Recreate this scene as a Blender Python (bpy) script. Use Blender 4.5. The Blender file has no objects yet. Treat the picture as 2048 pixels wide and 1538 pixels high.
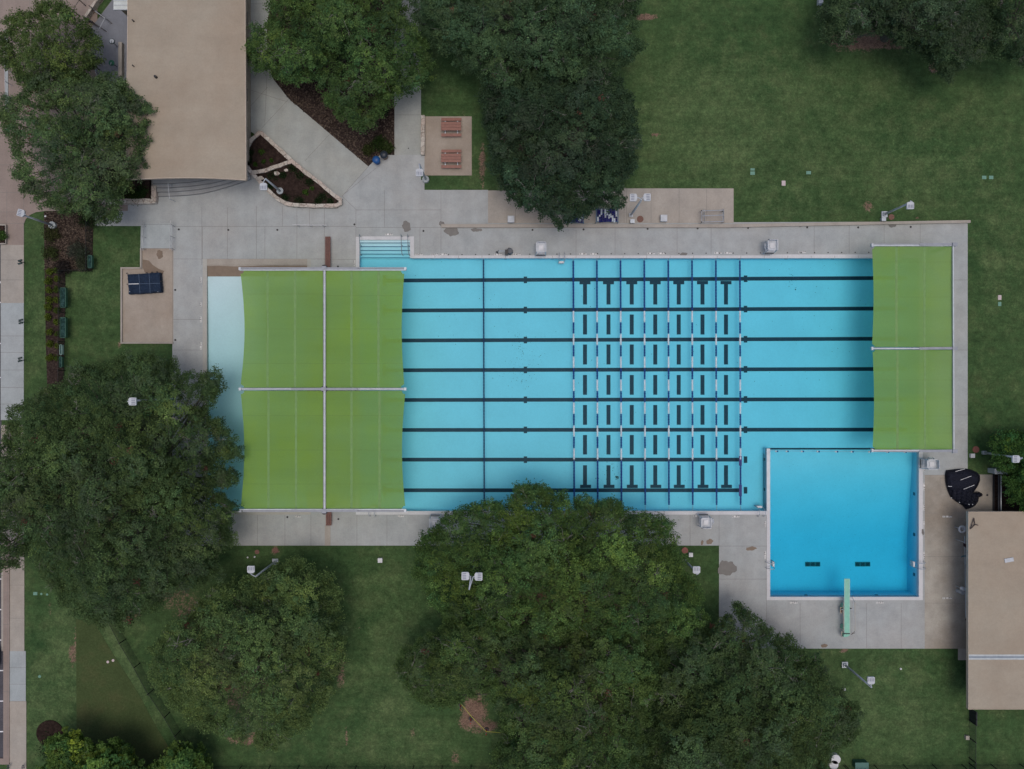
import bpy, math, random
import numpy as np
from mathutils import Vector
H = 72.0; F = 1600.0
sc = bpy.context.scene
C = sc.collection
R = random.Random(7)
def W(x, y, z=0.0):
    k = (H - z) / F
    return Vector(((x - 1024) * k, (769 - y) * k, z))
M1 = H / F        # metres per photo pixel on the ground
# ---------------------------------------------------------------- helpers
class MB:
    def __init__(s): s.v = []; s.f = []; s.m = []
    def face(s, pts, mi=0):
        b = len(s.v); s.v += [tuple(p) for p in pts]; s.f.append(tuple(range(b, b + len(pts)))); s.m.append(mi)
    def box(s, x0, x1, y0, y1, z0, z1, mi=0):
        if x0 > x1: x0, x1 = x1, x0
        if y0 > y1: y0, y1 = y1, y0
        s.prism([(x0, y0), (x1, y0), (x1, y1), (x0, y1)], z0, z1, mi)
    def prism(s, poly, z0, z1, mi=0, mtop=None):
        p = [(q[0], q[1]) for q in poly]
        a = sum(p[i][0] * p[(i + 1) % len(p)][1] - p[(i + 1) % len(p)][0] * p[i][1] for i in range(len(p)))
        if a < 0: p = p[::-1]
        n = len(p); b = len(s.v)
        s.v += [(x, y, z0) for x, y in p] + [(x, y, z1) for x, y in p]
        s.f.append(tuple(range(b + n - 1, b - 1, -1))); s.m.append(mi)
        s.f.append(tuple(range(b + n, b + 2 * n))); s.m.append(mi if mtop is None else mtop)
        for i in range(n):
            j = (i + 1) % n; s.f.append((b + i, b + j, b + n + j, b + n + i)); s.m.append(mi)
    def tube(s, pts, rad, n=8, mi=0, cap=True):
        pts = [Vector(p) for p in pts]
        if not isinstance(rad, (list, tuple)): rad = [rad] * len(pts)
        b = len(s.v); up = Vector((0, 0, 1))
        for i, p in enumerate(pts):
            d = (pts[min(i + 1, len(pts) - 1)] - pts[max(i - 1, 0)])
            d = d.normalized() if d.length > 1e-9 else Vector((0, 0, 1))
            a = up if abs(d.z) < .95 else Vector((1, 0, 0))
            u = d.cross(a).normalized(); w = d.cross(u)
            for k in range(n):
                t = 2 * math.pi * k / n
                s.v.append(tuple(p + (u * math.cos(t) + w * math.sin(t)) * rad[i]))
        for i in range(len(pts) - 1):
            for k in range(n):
                k2 = (k + 1) % n
                s.f.append((b + i * n + k, b + (i + 1) * n + k, b + (i + 1) * n + k2, b + i * n + k2)); s.m.append(mi)
        if cap:
            s.f.append(tuple(b + k for k in range(n))); s.m.append(mi)
            e = b + (len(pts) - 1) * n; s.f.append(tuple(e + k for k in reversed(range(n)))); s.m.append(mi)
    def obox(s, c, ux, uy, hz, mi=0, z=None):
        c = Vector(c); ux = Vector(ux); uy = Vector(uy)
        p = [c - ux - uy, c + ux - uy, c + ux + uy, c - ux + uy]
        s.prism(p, c.z - hz, c.z + hz, mi)
    def build(s, name, mat, parent=None, smooth=False):
        me = bpy.data.meshes.new(name); me.from_pydata(s.v, [], s.f)
        for m in (mat if isinstance(mat, (list, tuple)) else [mat]): me.materials.append(m)
        if max(s.m, default=0) > 0: me.polygons.foreach_set('material_index', s.m)
        if smooth: me.polygons.foreach_set('use_smooth', [True] * len(me.polygons))
        me.update(); o = bpy.data.objects.new(name, me); C.objects.link(o)
        if parent is not None:
            o.parent = parent; o.matrix_parent_inverse = PW(parent).inverted()
        return o
def PW(o):
    from mathutils import Matrix
    m = Matrix.LocRotScale(o.location, o.rotation_euler, o.scale)
    return m if o.parent is None else PW(o.parent) @ o.matrix_parent_inverse @ m
def tag(o, label=None, cat=None, group=None, kind=None):
    if label: o['label'] = label
    if cat: o['category'] = cat
    if group: o['group'] = group
    if kind: o['kind'] = kind
    return o
def empty(name, loc, label, cat, group=None):
    o = bpy.data.objects.new(name, None); C.objects.link(o); o.location = loc; o.empty_display_size = .2
    return tag(o, label, cat, group)
def struct(o): o['kind'] = 'structure'; return o
def dup(root, loc, label, rz=None, group=None):
    r = root.copy(); C.objects.link(r); r.location = loc; r['label'] = label
    if rz is not None: r.rotation_euler = (0, 0, rz)
    if group: r['group'] = group
    for ch in list(root.children):
        c = ch.copy(); C.objects.link(c); c.parent = r
        for g in list(ch.children):
            d = g.copy(); C.objects.link(d); d.parent = c
    return r
# ---------------------------------------------------------------- materials
def NT(name):
    m = bpy.data.materials.new(name); m.use_nodes = True; nt = m.node_tree
    return m, nt, nt.nodes['Principled BSDF']
def noise(nt, scale, detail=4, rough=.6, stretch=None, off=0):
    g = nt.nodes.new('ShaderNodeNewGeometry'); n = nt.nodes.new('ShaderNodeTexNoise')
    mp = nt.nodes.new('ShaderNodeMapping'); mp.inputs['Location'].default_value = (off, off * 1.7, off * .3)
    mp.inputs['Scale'].default_value = stretch or (1, 1, 1)
    nt.links.new(g.outputs['Position'], mp.inputs['Vector']); nt.links.new(mp.outputs[0], n.inputs['Vector'])
    n.inputs['Scale'].default_value = scale; n.inputs['Detail'].default_value = detail; n.inputs['Roughness'].default_value = rough
    return n.outputs['Fac']
def ramp(nt, src, stops):
    r = nt.nodes.new('ShaderNodeValToRGB'); nt.links.new(src, r.inputs[0]); e = r.color_ramp.elements
    while len(e) > 1: e.remove(e[0])
    e[0].position = stops[0][0]; c = stops[0][1]; e[0].color = (*c, 1) if isinstance(c, tuple) else (c, c, c, 1)
    for p, c in stops[1:]:
        x = e.new(p); x.color = (*c, 1) if isinstance(c, tuple) else (c, c, c, 1)
    return r.outputs[0]
def mix(nt, fac, a, b, mode='MIX'):
    m = nt.nodes.new('ShaderNodeMix'); m.data_type = 'RGBA'; m.blend_type = mode
    for s, v in ((m.inputs[0], fac), (m.inputs[6], a), (m.inputs[7], b)):
        if hasattr(v, 'is_linked') or isinstance(v, bpy.types.NodeSocket): nt.links.new(v, s)
        elif isinstance(v, tuple): s.default_value = (*v, 1)
        else: s.default_value = v
    return m.outputs[2]
def bump(nt, src, b, strength=.4, dist=.02):
    n = nt.nodes.new('ShaderNodeBump'); n.inputs['Strength'].default_value = strength; n.inputs['Distance'].default_value = dist
    nt.links.new(src, n.inputs['Height']); nt.links.new(n.outputs[0], b.inputs['Normal'])
def plain(name, col, rough=.6, metal=0., var=.12, scale=3., spec=.4):
    m, nt, b = NT(name)
    n = noise(nt, scale, 5)
    c = mix(nt, 1.0, ramp(nt, n, [(.3, 1 - var), (.7, 1 + var)]), col, 'MULTIPLY')
    nt.links.new(c, b.inputs['Base Color']); b.inputs['Roughness'].default_value = rough; b.inputs['Metallic'].default_value = metal
    b.inputs['Specular IOR Level'].default_value = spec
    return m
def concrete(name, col, warm=(.36, .32, .27), amt=.35, rough=.85, stain=.15, off=0.):
    m, nt, b = NT(name)
    big = noise(nt, .16, 5, .6, off=off); mid = noise(nt, .9, 6, .65, off=off + 3); fine = noise(nt, 9., 4, .7)
    streak = noise(nt, .7, 4, .6, stretch=(1, .12, 1), off=off + 9)
    c = mix(nt, ramp(nt, big, [(.42, 0.), (.72, amt)]), col, warm)
    c = mix(nt, 1., c, ramp(nt, mid, [(.25, 1 - stain), (.75, 1 + stain * .6)]), 'MULTIPLY')
    c = mix(nt, 1., c, ramp(nt, streak, [(.3, .93), (.7, 1.05)]), 'MULTIPLY')
    c = mix(nt, 1., c, ramp(nt, fine, [(.3, .92), (.7, 1.07)]), 'MULTIPLY')
    nt.links.new(c, b.inputs['Base Color']); b.inputs['Roughness'].default_value = rough; b.inputs['Specular IOR Level'].default_value = .25
    bump(nt, fine, b, .3, .01); return m
mConc = concrete('pool_concrete', (.355, .380, .388), (.38, .365, .345), .55)
mConc2 = concrete('walk_concrete', (.345, .37, .36), (.36, .34, .29), .45, off=20)
mConc3 = concrete('new_concrete', (.355, .395, .41), (.375, .375, .375), .3, off=40)
mTan = concrete('tan_concrete', (.32, .27, .225), (.42, .385, .34), .75, off=60)
mTan2 = concrete('pale_tan_concrete', (.37, .335, .295), (.33, .32, .30), .6, off=80)
mStain = concrete('stained_concrete', (.38, .36, .32), (.23, .19, .15), .8, stain=.22, off=100)
mPlaza = concrete('brown_concrete', (.285, .235, .21), (.25, .19, .17), .6, off=120)
mCop = concrete('coping', (.56, .57, .60), (.55, .54, .52), .3, stain=.05, off=140)
mJoint = plain('joint', (.20, .19, .18), .95)
mWet = plain('wet_patch', (.13, .125, .12), .45)
mWetB = plain('wet_patch_brown', (.17, .125, .09), .5)
mSteel = plain('brushed_steel', (.42, .44, .47), .35, .6)
mGalv = plain('galvanised', (.43, .47, .52), .5, .3)
mWhite = plain('white_plastic', (.56, .57, .6), .45)
mOff = plain('lamp_housing', (.45, .48, .52), .5)
mSlot = plain('lamp_slot', (.2, .22, .28), .6)
mBlack = plain('black', (.018, .018, .022), .5)
mNavy = plain('navy', (.008, .022, .06), .6)
mBrownW = plain('brown_timber', (.13, .055, .045), .6, var=.25, scale=8)
mRedW = plain('recycled_plank', (.25, .12, .095), .6, var=.15, scale=5)
mGreenB = plain('green_metal', (.03, .10, .07), .5, var=.3)
mTeal = plain('valve_lid', (.13, .27, .21), .6)
mPinkL = plain('pale_lid', (.5, .42, .43), .6)
mRust = plain('rust_cover', (.16, .08, .06), .7, var=.35, scale=14)
mRed = plain('red_plastic', (.5, .05, .04), .5)
mYel = plain('yellow_tape', (.35, .35, .03), .5)
mBlueP = plain('blue_plastic', (.012, .075, .24), .4)
mMulch = None
def mulch(name, cols, sc_=5.):
    m, nt, b = NT(name)
    f = noise(nt, sc_, 8, .8); g = noise(nt, .5, 4, .6, off=5)
    c = ramp(nt, f, [(.3, cols[0]), (.48, cols[1]), (.58, cols[2]), (.72, cols[3])])
    c = mix(nt, 1., c, ramp(nt, g, [(.3, .7), (.7, 1.25)]), 'MULTIPLY')
    nt.links.new(c, b.inputs['Base Color']); b.inputs['Roughness'].default_value = .95; b.inputs['Specular IOR Level'].default_value = .1
    bump(nt, f, b, .8, .06); return m
mMulch = mulch('mulch', [(.014, .010, .010), (.034, .023, .021), (.06, .045, .038), (.13, .10, .08)])
mSoil = mulch('dark_soil', [(.012, .008, .008), (.028, .018, .015), (.045, .03, .025), (.06, .045, .035)], 4.)
def stone():
    m, nt, b = NT('limestone')
    g = nt.nodes.new('ShaderNodeNewGeometry'); v = nt.nodes.new('ShaderNodeTexVoronoi'); v.feature = 'DISTANCE_TO_EDGE'; v.inputs['Scale'].default_value = 1.7
    v2 = nt.nodes.new('ShaderNodeTexVoronoi'); v2.inputs['Scale'].default_value = 1.7
    nt.links.new(g.outputs['Position'], v.inputs['Vector']); nt.links.new(g.outputs['Position'], v2.inputs['Vector'])
    bw = nt.nodes.new('ShaderNodeRGBToBW'); nt.links.new(v2.outputs['Color'], bw.inputs[0])
    c = ramp(nt, bw.outputs[0], [(.2, (.42, .38, .33)), (.5, (.52, .49, .44)), (.8, (.46, .39, .34))])
    c = mix(nt, ramp(nt, v.outputs['Distance'], [(.0, 1.), (.05, 0.)]), c, (.2, .15, .13))
    f = noise(nt, 7, 6, .75); c = mix(nt, 1., c, ramp(nt, f, [(.3, .7), (.65, 1.15)]), 'MULTIPLY')
    nt.links.new(c, b.inputs['Base Color']); b.inputs['Roughness'].default_value = .9
    bump(nt, f, b, .6, .04); return m
mStone = stone()
def asphalt():
    m, nt, b = NT('asphalt')
    f = noise(nt, 12, 6, .8); g = noise(nt, .6, 5, .7)
    c = ramp(nt, f, [(.3, (.035, .035, .045)), (.7, (.10, .095, .11))])
    c = mix(nt, 1., c, ramp(nt, g, [(.35, .8), (.65, 1.3)]), 'MULTIPLY')
    nt.links.new(c, b.inputs['Base Color']); b.inputs['Roughness'].default_value = .9; return m
mAsph = asphalt()
mPaint = plain('road_paint', (.62, .63, .65), .7, var=.2, scale=6)
def grass():
    m, nt, b = NT('lawn')
    a = nt.nodes.new('ShaderNodeVertexColor'); a.layer_name = 'Col'
    sp = nt.nodes.new('ShaderNodeSeparateColor'); nt.links.new(a.outputs[0], sp.inputs[0])
    big = noise(nt, .11, 5, .6); mid = noise(nt, .55, 6, .7, off=8); fine = noise(nt, 5.5, 7, .8, off=2)
    blade = noise(nt, 16, 4, .8, off=3)
    c = ramp(nt, mid, [(.28, (.026, .064, .022)), (.5, (.041, .082, .029)), (.72, (.072, .104, .042))])
    c = mix(nt, ramp(nt, big, [(.35, 0.), (.7, .55)]), c, (.062, .102, .038))
    def madd(x, y, op='ADD'):
        n = nt.nodes.new('ShaderNodeMath'); n.operation = op
        for i, v in enumerate((x, y)):
            if isinstance(v, bpy.types.NodeSocket): nt.links.new(v, n.inputs[i])
            else: n.inputs[i].default_value = v
        n.use_clamp = False; return n.outputs[0]
    dry = ramp(nt, madd(madd(mid, fine), .0), [(.0, 0.), (.95, .0)]) if 0 else None
    # green channel: dryness; red channel: bare dirt
    dm = madd(madd(sp.outputs[1], madd(fine, .5, 'SUBTRACT')), madd(mid, .5, 'SUBTRACT'))
    c = mix(nt, ramp(nt, dm, [(.1, 0.), (.9, 1.)]), c, (.098, .142, .060))
    bm = madd(madd(sp.outputs[0], madd(madd(fine, .5, 'SUBTRACT'), 1.6, 'MULTIPLY')), madd(mid, .5, 'SUBTRACT'))
    dirt = ramp(nt, blade, [(.35, (.10, .06, .045)), (.65, (.24, .165, .125))])
    c = mix(nt, ramp(nt, bm, [(.38, 0.), (.6, 1.)]), c, dirt)
    mow = noise(nt, .9, 5, .7, stretch=(.12, 1.6, 1), off=21); mot = noise(nt, 1.6, 5, .75, off=31)
    c = mix(nt, 1., c, ramp(nt, mow, [(.3, .88), (.7, 1.14)]), 'MULTIPLY'); c = mix(nt, 1., c, ramp(nt, mot, [(.3, .72), (.7, 1.36)]), 'MULTIPLY')
    c = mix(nt, 1., c, ramp(nt, fine, [(.25, .62), (.55, 1.), (.8, 1.45)]), 'MULTIPLY')
    c = mix(nt, 1., c, ramp(nt, blade, [(.3, .75), (.7, 1.25)]), 'MULTIPLY')
    nt.links.new(c, b.inputs['Base Color']); b.inputs['Roughness'].default_value = .9; b.inputs['Specular IOR Level'].default_value = .15
    bump(nt, fine, b, .6, .06); return m
mGrass = grass()
# ---------------------------------------------------------------- camera, light
cam = bpy.data.objects.new('camera', bpy.data.cameras.new('camera')); C.objects.link(cam)
cam.location = (0, 0, H); cam.rotation_euler = (0, 0, 0)
cam.data.sensor_width = 36; cam.data.lens = 36 * F / 2048; cam.data.clip_end = 9000; cam.data.clip_start = 1
cam.data.shift_y = 0
sc.camera = cam
wd = bpy.data.worlds.new('World'); sc.world = wd; wd.use_nodes = True
nt = wd.node_tree; bg = nt.nodes['Background']; sky = nt.nodes.new('ShaderNodeTexSky'); sky.sky_type = 'NISHITA'
ELEV = 86; AZ = 150
sky.sun_disc = False; sky.sun_elevation = math.radians(ELEV); sky.sun_rotation = math.radians(AZ)
sky.dust_density = 5; sky.air_density = 1.0; sky.ozone_density = 1
nt.links.new(sky.outputs[0], bg.inputs[0]); bg.inputs[1].default_value = .148
sun = bpy.data.objects.new('sun', bpy.data.lights.new('sun', 'SUN')); C.objects.link(sun)
sun.data.energy = 1.0; sun.data.angle = math.radians(28); sun.data.color = (1, .93, .85)
sun.rotation_euler = (math.radians(90 - ELEV), 0, math.radians(180 - AZ)); sun.location = (0, 0, 60)
vs = sc.view_settings; vs.view_transform = 'Standard'; vs.look = 'None'; vs.exposure = -.45; vs.gamma = 1
sc.render.engine = 'CYCLES'; sc.cycles.max_bounces = 10; sc.cycles.transparent_max_bounces = 16; sc.cycles.volume_bounces = 0
# ---------------------------------------------------------------- ground
DK = .03      # top of the concrete decks
def gx(v): return (v - 1024) * M1
def gy(v): return (769 - v) * M1
pools_px = [(412, 617, 528, 1024), (714, 824, 474, 1024), (818, 1542, 514, 1024), (1538, 1843, 514, 1198)]
xs = np.concatenate([[-4000, -900, -300, -120], np.arange(-62, 62.01, .3), [120, 300, 900, 4000]])
ys = np.concatenate([[-4000, -900, -300, -120], np.arange(-48, 48.01, .3), [120, 300, 900, 4000]])
nx, ny = len(xs), len(ys)
GX, GY = np.meshgrid(xs, ys); V = np.stack([GX.ravel(), GY.ravel(), np.zeros(nx * ny)], 1)
cx = (xs[:-1, None] + xs[1:, None]).T / 2; cy = (ys[:-1] + ys[1:])[:, None] / 2
I, J = np.meshgrid(np.arange(nx - 1), np.arange(ny - 1))
keep = np.ones(I.shape, bool)
for (a, b, c, d) in pools_px:
    keep &= ~((xs[I + 1] > gx(a) - .3) & (xs[I] < gx(b) + .3) & (ys[J + 1] > gy(d) - .3) & (ys[J] < gy(c) + .3))
I = I[keep]; J = J[keep]; q = J * nx + I
F4 = np.stack([q, q + 1, q + nx + 1, q + nx], 1)
me = bpy.data.meshes.new('ground'); me.from_pydata(V.tolist(), [], F4.tolist())
PX = V[:, 0] / M1 + 1024; PY = 769 - V[:, 1] / M1
bare = np.zeros(len(V)); dry = np.zeros(len(V))
def blob(arr, x, y, rx, ry, s):
    d = np.sqrt(((PX - x) / rx) ** 2 + ((PY - y) / ry) ** 2); np.maximum(arr, s * np.clip(1.4 - d, 0, 1), out=arr)
for b_ in [(680, 1330, 12, 60, .55), (672, 1305, 12, 40, .4), (480, 1320, 110, 120, .5), (490, 1478, 38, 12, 1.), (345, 1200, 60, 35, .42), (380, 1235, 60, 50, .4), (950, 1425, 30, 45, .8), (975, 1450, 30, 14, .7), (935, 1445, 22, 18, .7),
           (1120, 300, 120, 120, .6), (965, 330, 8, 60, .6), (1287, 34, 32, 7, .95), (1725, 80, 75, 22, .95), (1760, 95, 100, 3, .6), (1868, 135, 12, 12, .8), (240, 960, 160, 170, .6),
           (160, 1270, 14, 26, .7), (147, 1310, 12, 30, .6), (100, 1215, 8, 20, .5), (1150, 1200, 200, 160, .6), (1150, 1420, 150, 120, .5), (1310, 270, 12, 4, .7), (1735, 412, 14, 14, .55), (1835, 437, 8, 5, .6),
           (1530, 1360, 120, 90, .4), (693, 1470, 5, 30, .5), (825, 1465, 8, 12, .5), (910, 1515, 15, 15, .5), (720, 1255, 12, 3, .5), (495, 690, 60, 8, .4), (505, 692, 20, 6, .5), (275, 1230, 12, 8, .6), (925, 240, 4, 60, .3),
           (238, 690, 5, 10, .6), (550, 1102, 9, 9, .6), (1688, 1300, 10, 7, .6), (1768, 428, 14, 12, .3), (315, 1330, 10, 50, .3), (1690, 100, 40, 10, .5)]: blob(bare, *b_)
for b_ in [(130, 1330, 60, 130, .42), (80, 1400, 60, 120, .38), (240, 1400, 90, 110, .34), (1430, 260, 200, 160, .42), (1700, 300, 280, 120, .26), (780, 1330, 90, 220, .3), (800, 1500, 120, 60, .3), (1780, 1420, 140, 110, .3), (1990, 500, 60, 150, .24),
           (1540, 200, 240, 90, .3), (870, 150, 60, 60, .2), (190, 560, 80, 80, .25), (1850, 350, 160, 70, .3), (80, 640, 25, 150, .3), (1600, 400, 120, 60, .2)]: blob(dry, *b_)
for k in range(16): blob(dry, 212 + 88 * k / 15, 1250 + 160 * k / 15, 13 - .3 * k, 13, .62 - .012 * k)
ca = me.color_attributes.new('Col', 'FLOAT_COLOR', 'POINT')
col = np.ones((len(V), 4), np.float32); col[:, 0] = bare; col[:, 1] = dry; col[:, 2] = 0
ca.data.foreach_set('color', col.ravel()); me.materials.append(mGrass)
g = bpy.data.objects.new('ground', me); C.objects.link(g); struct(g)
# darker mown strip panels and the raised bank in the lower left
def mown(name, poly, colmul, z, base=(.05, .085, .03)):
    m, nt_, b = NT(name + '_turf'); f = noise(nt_, 5.5, 7, .8, off=11); k = noise(nt_, .5, 5, .65, off=4); bl = noise(nt_, 16, 4, .8)
    c = ramp(nt_, k, [(.3, base), (.5, tuple(x * 1.15 for x in base)), (.68, (base[0] * 1.45, base[1] * 1.2, base[2] * 1.3))])
    c = mix(nt_, 1., c, ramp(nt_, f, [(.25, .6), (.55, 1.), (.8, 1.45)]), 'MULTIPLY'); c = mix(nt_, 1., c, ramp(nt_, bl, [(.3, .8), (.7, 1.2)]), 'MULTIPLY')
    nt_.links.new(c, b.inputs['Base Color']); b.inputs['Roughness'].default_value = .95; b.inputs['Specular IOR Level'].default_value = .1
    mb = MB(); mb.prism([W(*p) for p in poly], -.05, z); o = mb.build(name, m); return struct(o)
mown('lawn_plot', [(152, 1238), (190, 1246), (220, 1298), (255, 1352), (280, 1392), (305, 1440), (335, 1490), (400, 1700), (155, 1700)], 1, .012, (.050, .072, .028))
# ---------------------------------------------------------------- decks
def cells(rects, holes=()):
    X = sorted({v for r in rects for v in (r[0], r[1])} | {v for r in holes for v in (r[0], r[1])})
    Y = sorted({v for r in rects for v in (r[2], r[3])} | {v for r in holes for v in (r[2], r[3])})
    out = []
    for i in range(len(X) - 1):
        for j in range(len(Y) - 1):
            mx, my = (X[i] + X[i + 1]) / 2, (Y[j] + Y[j + 1]) / 2
            if any(r[0] < mx < r[1] and r[2] < my < r[3] for r in rects) and not any(h[0] < mx < h[1] and h[2] < my < h[3] for h in holes):
                out.append((X[i], X[i + 1], Y[j], Y[j + 1]))
    return out
def slab(name, rects, mat, z, holes=(), poly=None, joints=(), jw=.6, zb=-.1):
    mb = MB()
    for (a, b, c, d) in cells(rects, holes): mb.box(gx(a), gx(b), gy(c), gy(d), zb, z)
    for p in (poly or []): mb.prism([W(*q) for q in p], zb, z)
    for (x0, y0, x1, y1) in joints:
        d = Vector((x1 - x0, y1 - y0, 0)).normalized(); n = Vector((-d.y, d.x, 0)) * jw / 2
        mb.face([W(x0 - n.x, y0 - n.y, 0) + Vector((0, 0, z + .003)), W(x0 + n.x, y0 + n.y, 0) + Vector((0, 0, z + .003)), W(x1 + n.x, y1 + n.y, 0) + Vector((0, 0, z + .003)), W(x1 - n.x, y1 - n.y, 0) + Vector((0, 0, z + .003))], 1)
    return struct(mb.build(name, [mat, mJoint]))
deck_rects = [(345, 1935, 450, 1091), (190, 849, 360, 452), (283, 400, 440, 500), (820, 976, 380, 452), (490, 849, 300, 352), (490, 842, 340, 381), (1438, 1845, 1022, 1297), (712, 1935, 450, 460), (1438, 1935, 1000, 1297)]
J_ = [(345, 453, 712, 453), (712, 419, 712, 478), (712, 419, 684, 392), (513, 412, 513, 518), (565, 412, 565, 453), (594, 412, 594, 518), (619, 412, 619, 453), (649, 412, 649, 530), (344, 518, 649, 518), (455, 453, 455, 518), (404, 415, 404, 530), (455, 415, 455, 453),
      (347, 639, 405, 639), (347, 700, 405, 700), (347, 760, 405, 760), (712, 420, 882, 420), (712, 455, 882, 455), (769, 380, 769, 455), (882, 383, 882, 512), (840, 455, 840, 512), (649, 519, 712, 519),
      (1152, 460, 1152, 511), (1354, 454, 1354, 510), (1422, 452, 1422, 509), (1230, 455, 1230, 511), (1628, 452, 1628, 508), (1698, 450, 1698, 507), (1768, 449, 1768, 506), (1840, 448, 1840, 490),
      (515, 1030, 515, 1091), (570, 1030, 570, 1091), (622, 1026, 622, 1091), (714, 1026, 714, 1091), (774, 1030, 774, 1091), (1438, 1092, 1533, 1092), (1533, 1030, 1533, 1296), (1438, 1028, 1438, 1092), (1490, 1091, 1490, 1091.5), (1438, 1158, 1533, 1158),
      (1600, 1206, 1600, 1296), (1733, 1206, 1733, 1296), (1802, 1206, 1802, 1296), (1380, 1030, 1380, 1091), (1845, 560, 1935, 560), (1906, 700, 1935, 700), (1906, 830, 1935, 830), (760, 330, 684, 392), (405, 453, 405, 518), (530, 453, 530, 518)]
slab('pool_deck', deck_rects, mConc, DK, pools_px, poly=[[(976, 446), (1935, 443), (1935, 450), (976, 450)]], joints=J_, zb=-.1)
slab('walkway', [(789, 842, -120, 310)], mConc2, DK + .006, joints=[(789, 230, 842, 230), (789, 120, 842, 120), (789, 20, 842, 20)])
slab('garden_path', [], mConc2, DK + .008, poly=[[(488, -120), (545, -120), (545, 0), (536, 35), (534, 80), (536, 128), (548, 160), (578, 198), (737, 333), (684, 394), (600, 330), (500, 262), (488, 262)]],
     joints=[(578, 198, 524, 256), (737, 333, 684, 393), (490, 225, 535, 175), (535, 100, 490, 100), (490, 8, 545, 8), (660, 268, 610, 322), (500, 180, 578, 205), (535, 130, 530, 245)])
slab('plaza', [(-120, 195, -120, 422), (-120, 48, 400, 490), (150, 256, 300, 422)], mPlaza, DK + .004, poly=[[(48, 422), (48, 448), (52, 438), (60, 430), (72, 424.5), (90, 422)]], joints=[(14, 380, 14, 448), (48, 380, 48, 490), (-20, 424, 48, 424), (-20, 447, 48, 447), (48, 200, 48, 400), (0, 330, 190, 330), (0, 240, 120, 240), (100, 330, 100, 420), (-20, 130, 60, 130), (0, 385, 190, 385), (60, -100, 60, 60)])
mTerr = concrete('terrace_concrete', (.20, .215, .25), (.22, .21, .22), .4, off=160)
slab('upper_terrace', [], mTerr, DK + .012, poly=[[(180, 60), (225, 0), (260, -120), (270, -120), (270, 165), (210, 165), (188, 140)]], joints=[(225, 0, 180, 60)])
slab('ramp_deck', [(283, 345, 447, 497)], mConc3, DK + .016, joints=[(283, 449, 345, 449), (283, 497, 345, 497)])
slab('west_pad', [(283, 347, 497, 536), (243, 347, 536, 686)], mTan, DK + .006, joints=[(345.5, 497, 345.5, 686)])
slab('pale_deck', [(976, 1248, 381, 446), (1248, 1467, 377, 446)], mTan2, DK + .008, joints=[(1031, 381, 1031, 446), (1081, 381, 1081, 446), (1248, 378, 1248, 446), (1253, 378, 1253, 446), (1302, 378, 1302, 446), (1358, 378, 1358, 446), (1413, 378, 1413, 440)])
slab('east_deck', [(1849, 1935, 950, 1297), (1935, 1988, 949, 1030), (1930, 2100, 1024, 1297)], mStain, DK + .006, joints=[(1849, 950, 1988, 950), (1849, 1026, 1937, 1026), (1849, 1113, 1937, 1113), (1849, 1206, 1937, 1206), (1880, 956, 1890, 956), (1880, 956, 1880, 979), (1880, 979, 1892, 979)], jw=.5)
slab('back_step', [(1916, 1942, 1297, 1320)], mTan2, DK + .004)
slab('picnic_pad', [(849, 943.5, 233, 351)], mTan, DK + .006)
slab('west_sidewalk', [(2, 48, 490, 606), (3, 49, 850, 1302), (19, 52, 1412, 1700)], mTan2, DK + .009, joints=[(2, 520, 48, 520), (2, 560, 48, 560), (5, 1000, 49, 1000), (19, 1170, 50, 1170), (19, 1236, 51, 1236)])
slab('new_sidewalk', [(2, 48, 606, 840), (20, 52, 1302, 1402)], mConc3, DK + .012, joints=[(2, 672, 48, 672), (2, 705, 48, 705), (2, 740, 48, 740), (2, 775, 48, 775), (2, 808, 48, 808), (20, 1335, 52, 1335), (20, 1368, 52, 1368)])
slab('west_sidewalk_end', [(20, 53, 1402, 1700)], mTan2, DK + .016, joints=[(20, 1402, 53, 1402)])
# parking lot, kerb, bay lines
slab('parking_lot', [(-300, 3, 470, 1060), (-300, 9, 1060, 1527)], mAsph, .012)
slab('kerb', [(8, 20, 1080, 1528), (-300, 20, 1516, 1528)], mPlaza, .11, joints=[(8, y, 20, y) for y in (1118, 1185, 1248, 1315, 1382, 1449)] + [(17, 1090, 17, 1510)])
mb = MB()
for y in (565, 605, 687, 755, 1158, 1219, 1280, 1341, 1402, 1463): mb.box(gx(-200), gx(1.5 if y < 1000 else 7), gy(y - 1.2), gy(y + 1.2), .013, .017)
mb.prism([W(1.5, 562), W(1.5, 566), W(-20, 585), W(-20, 581)], .013, .0165)
struct(mb.build('parking_lines', mPaint))
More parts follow.
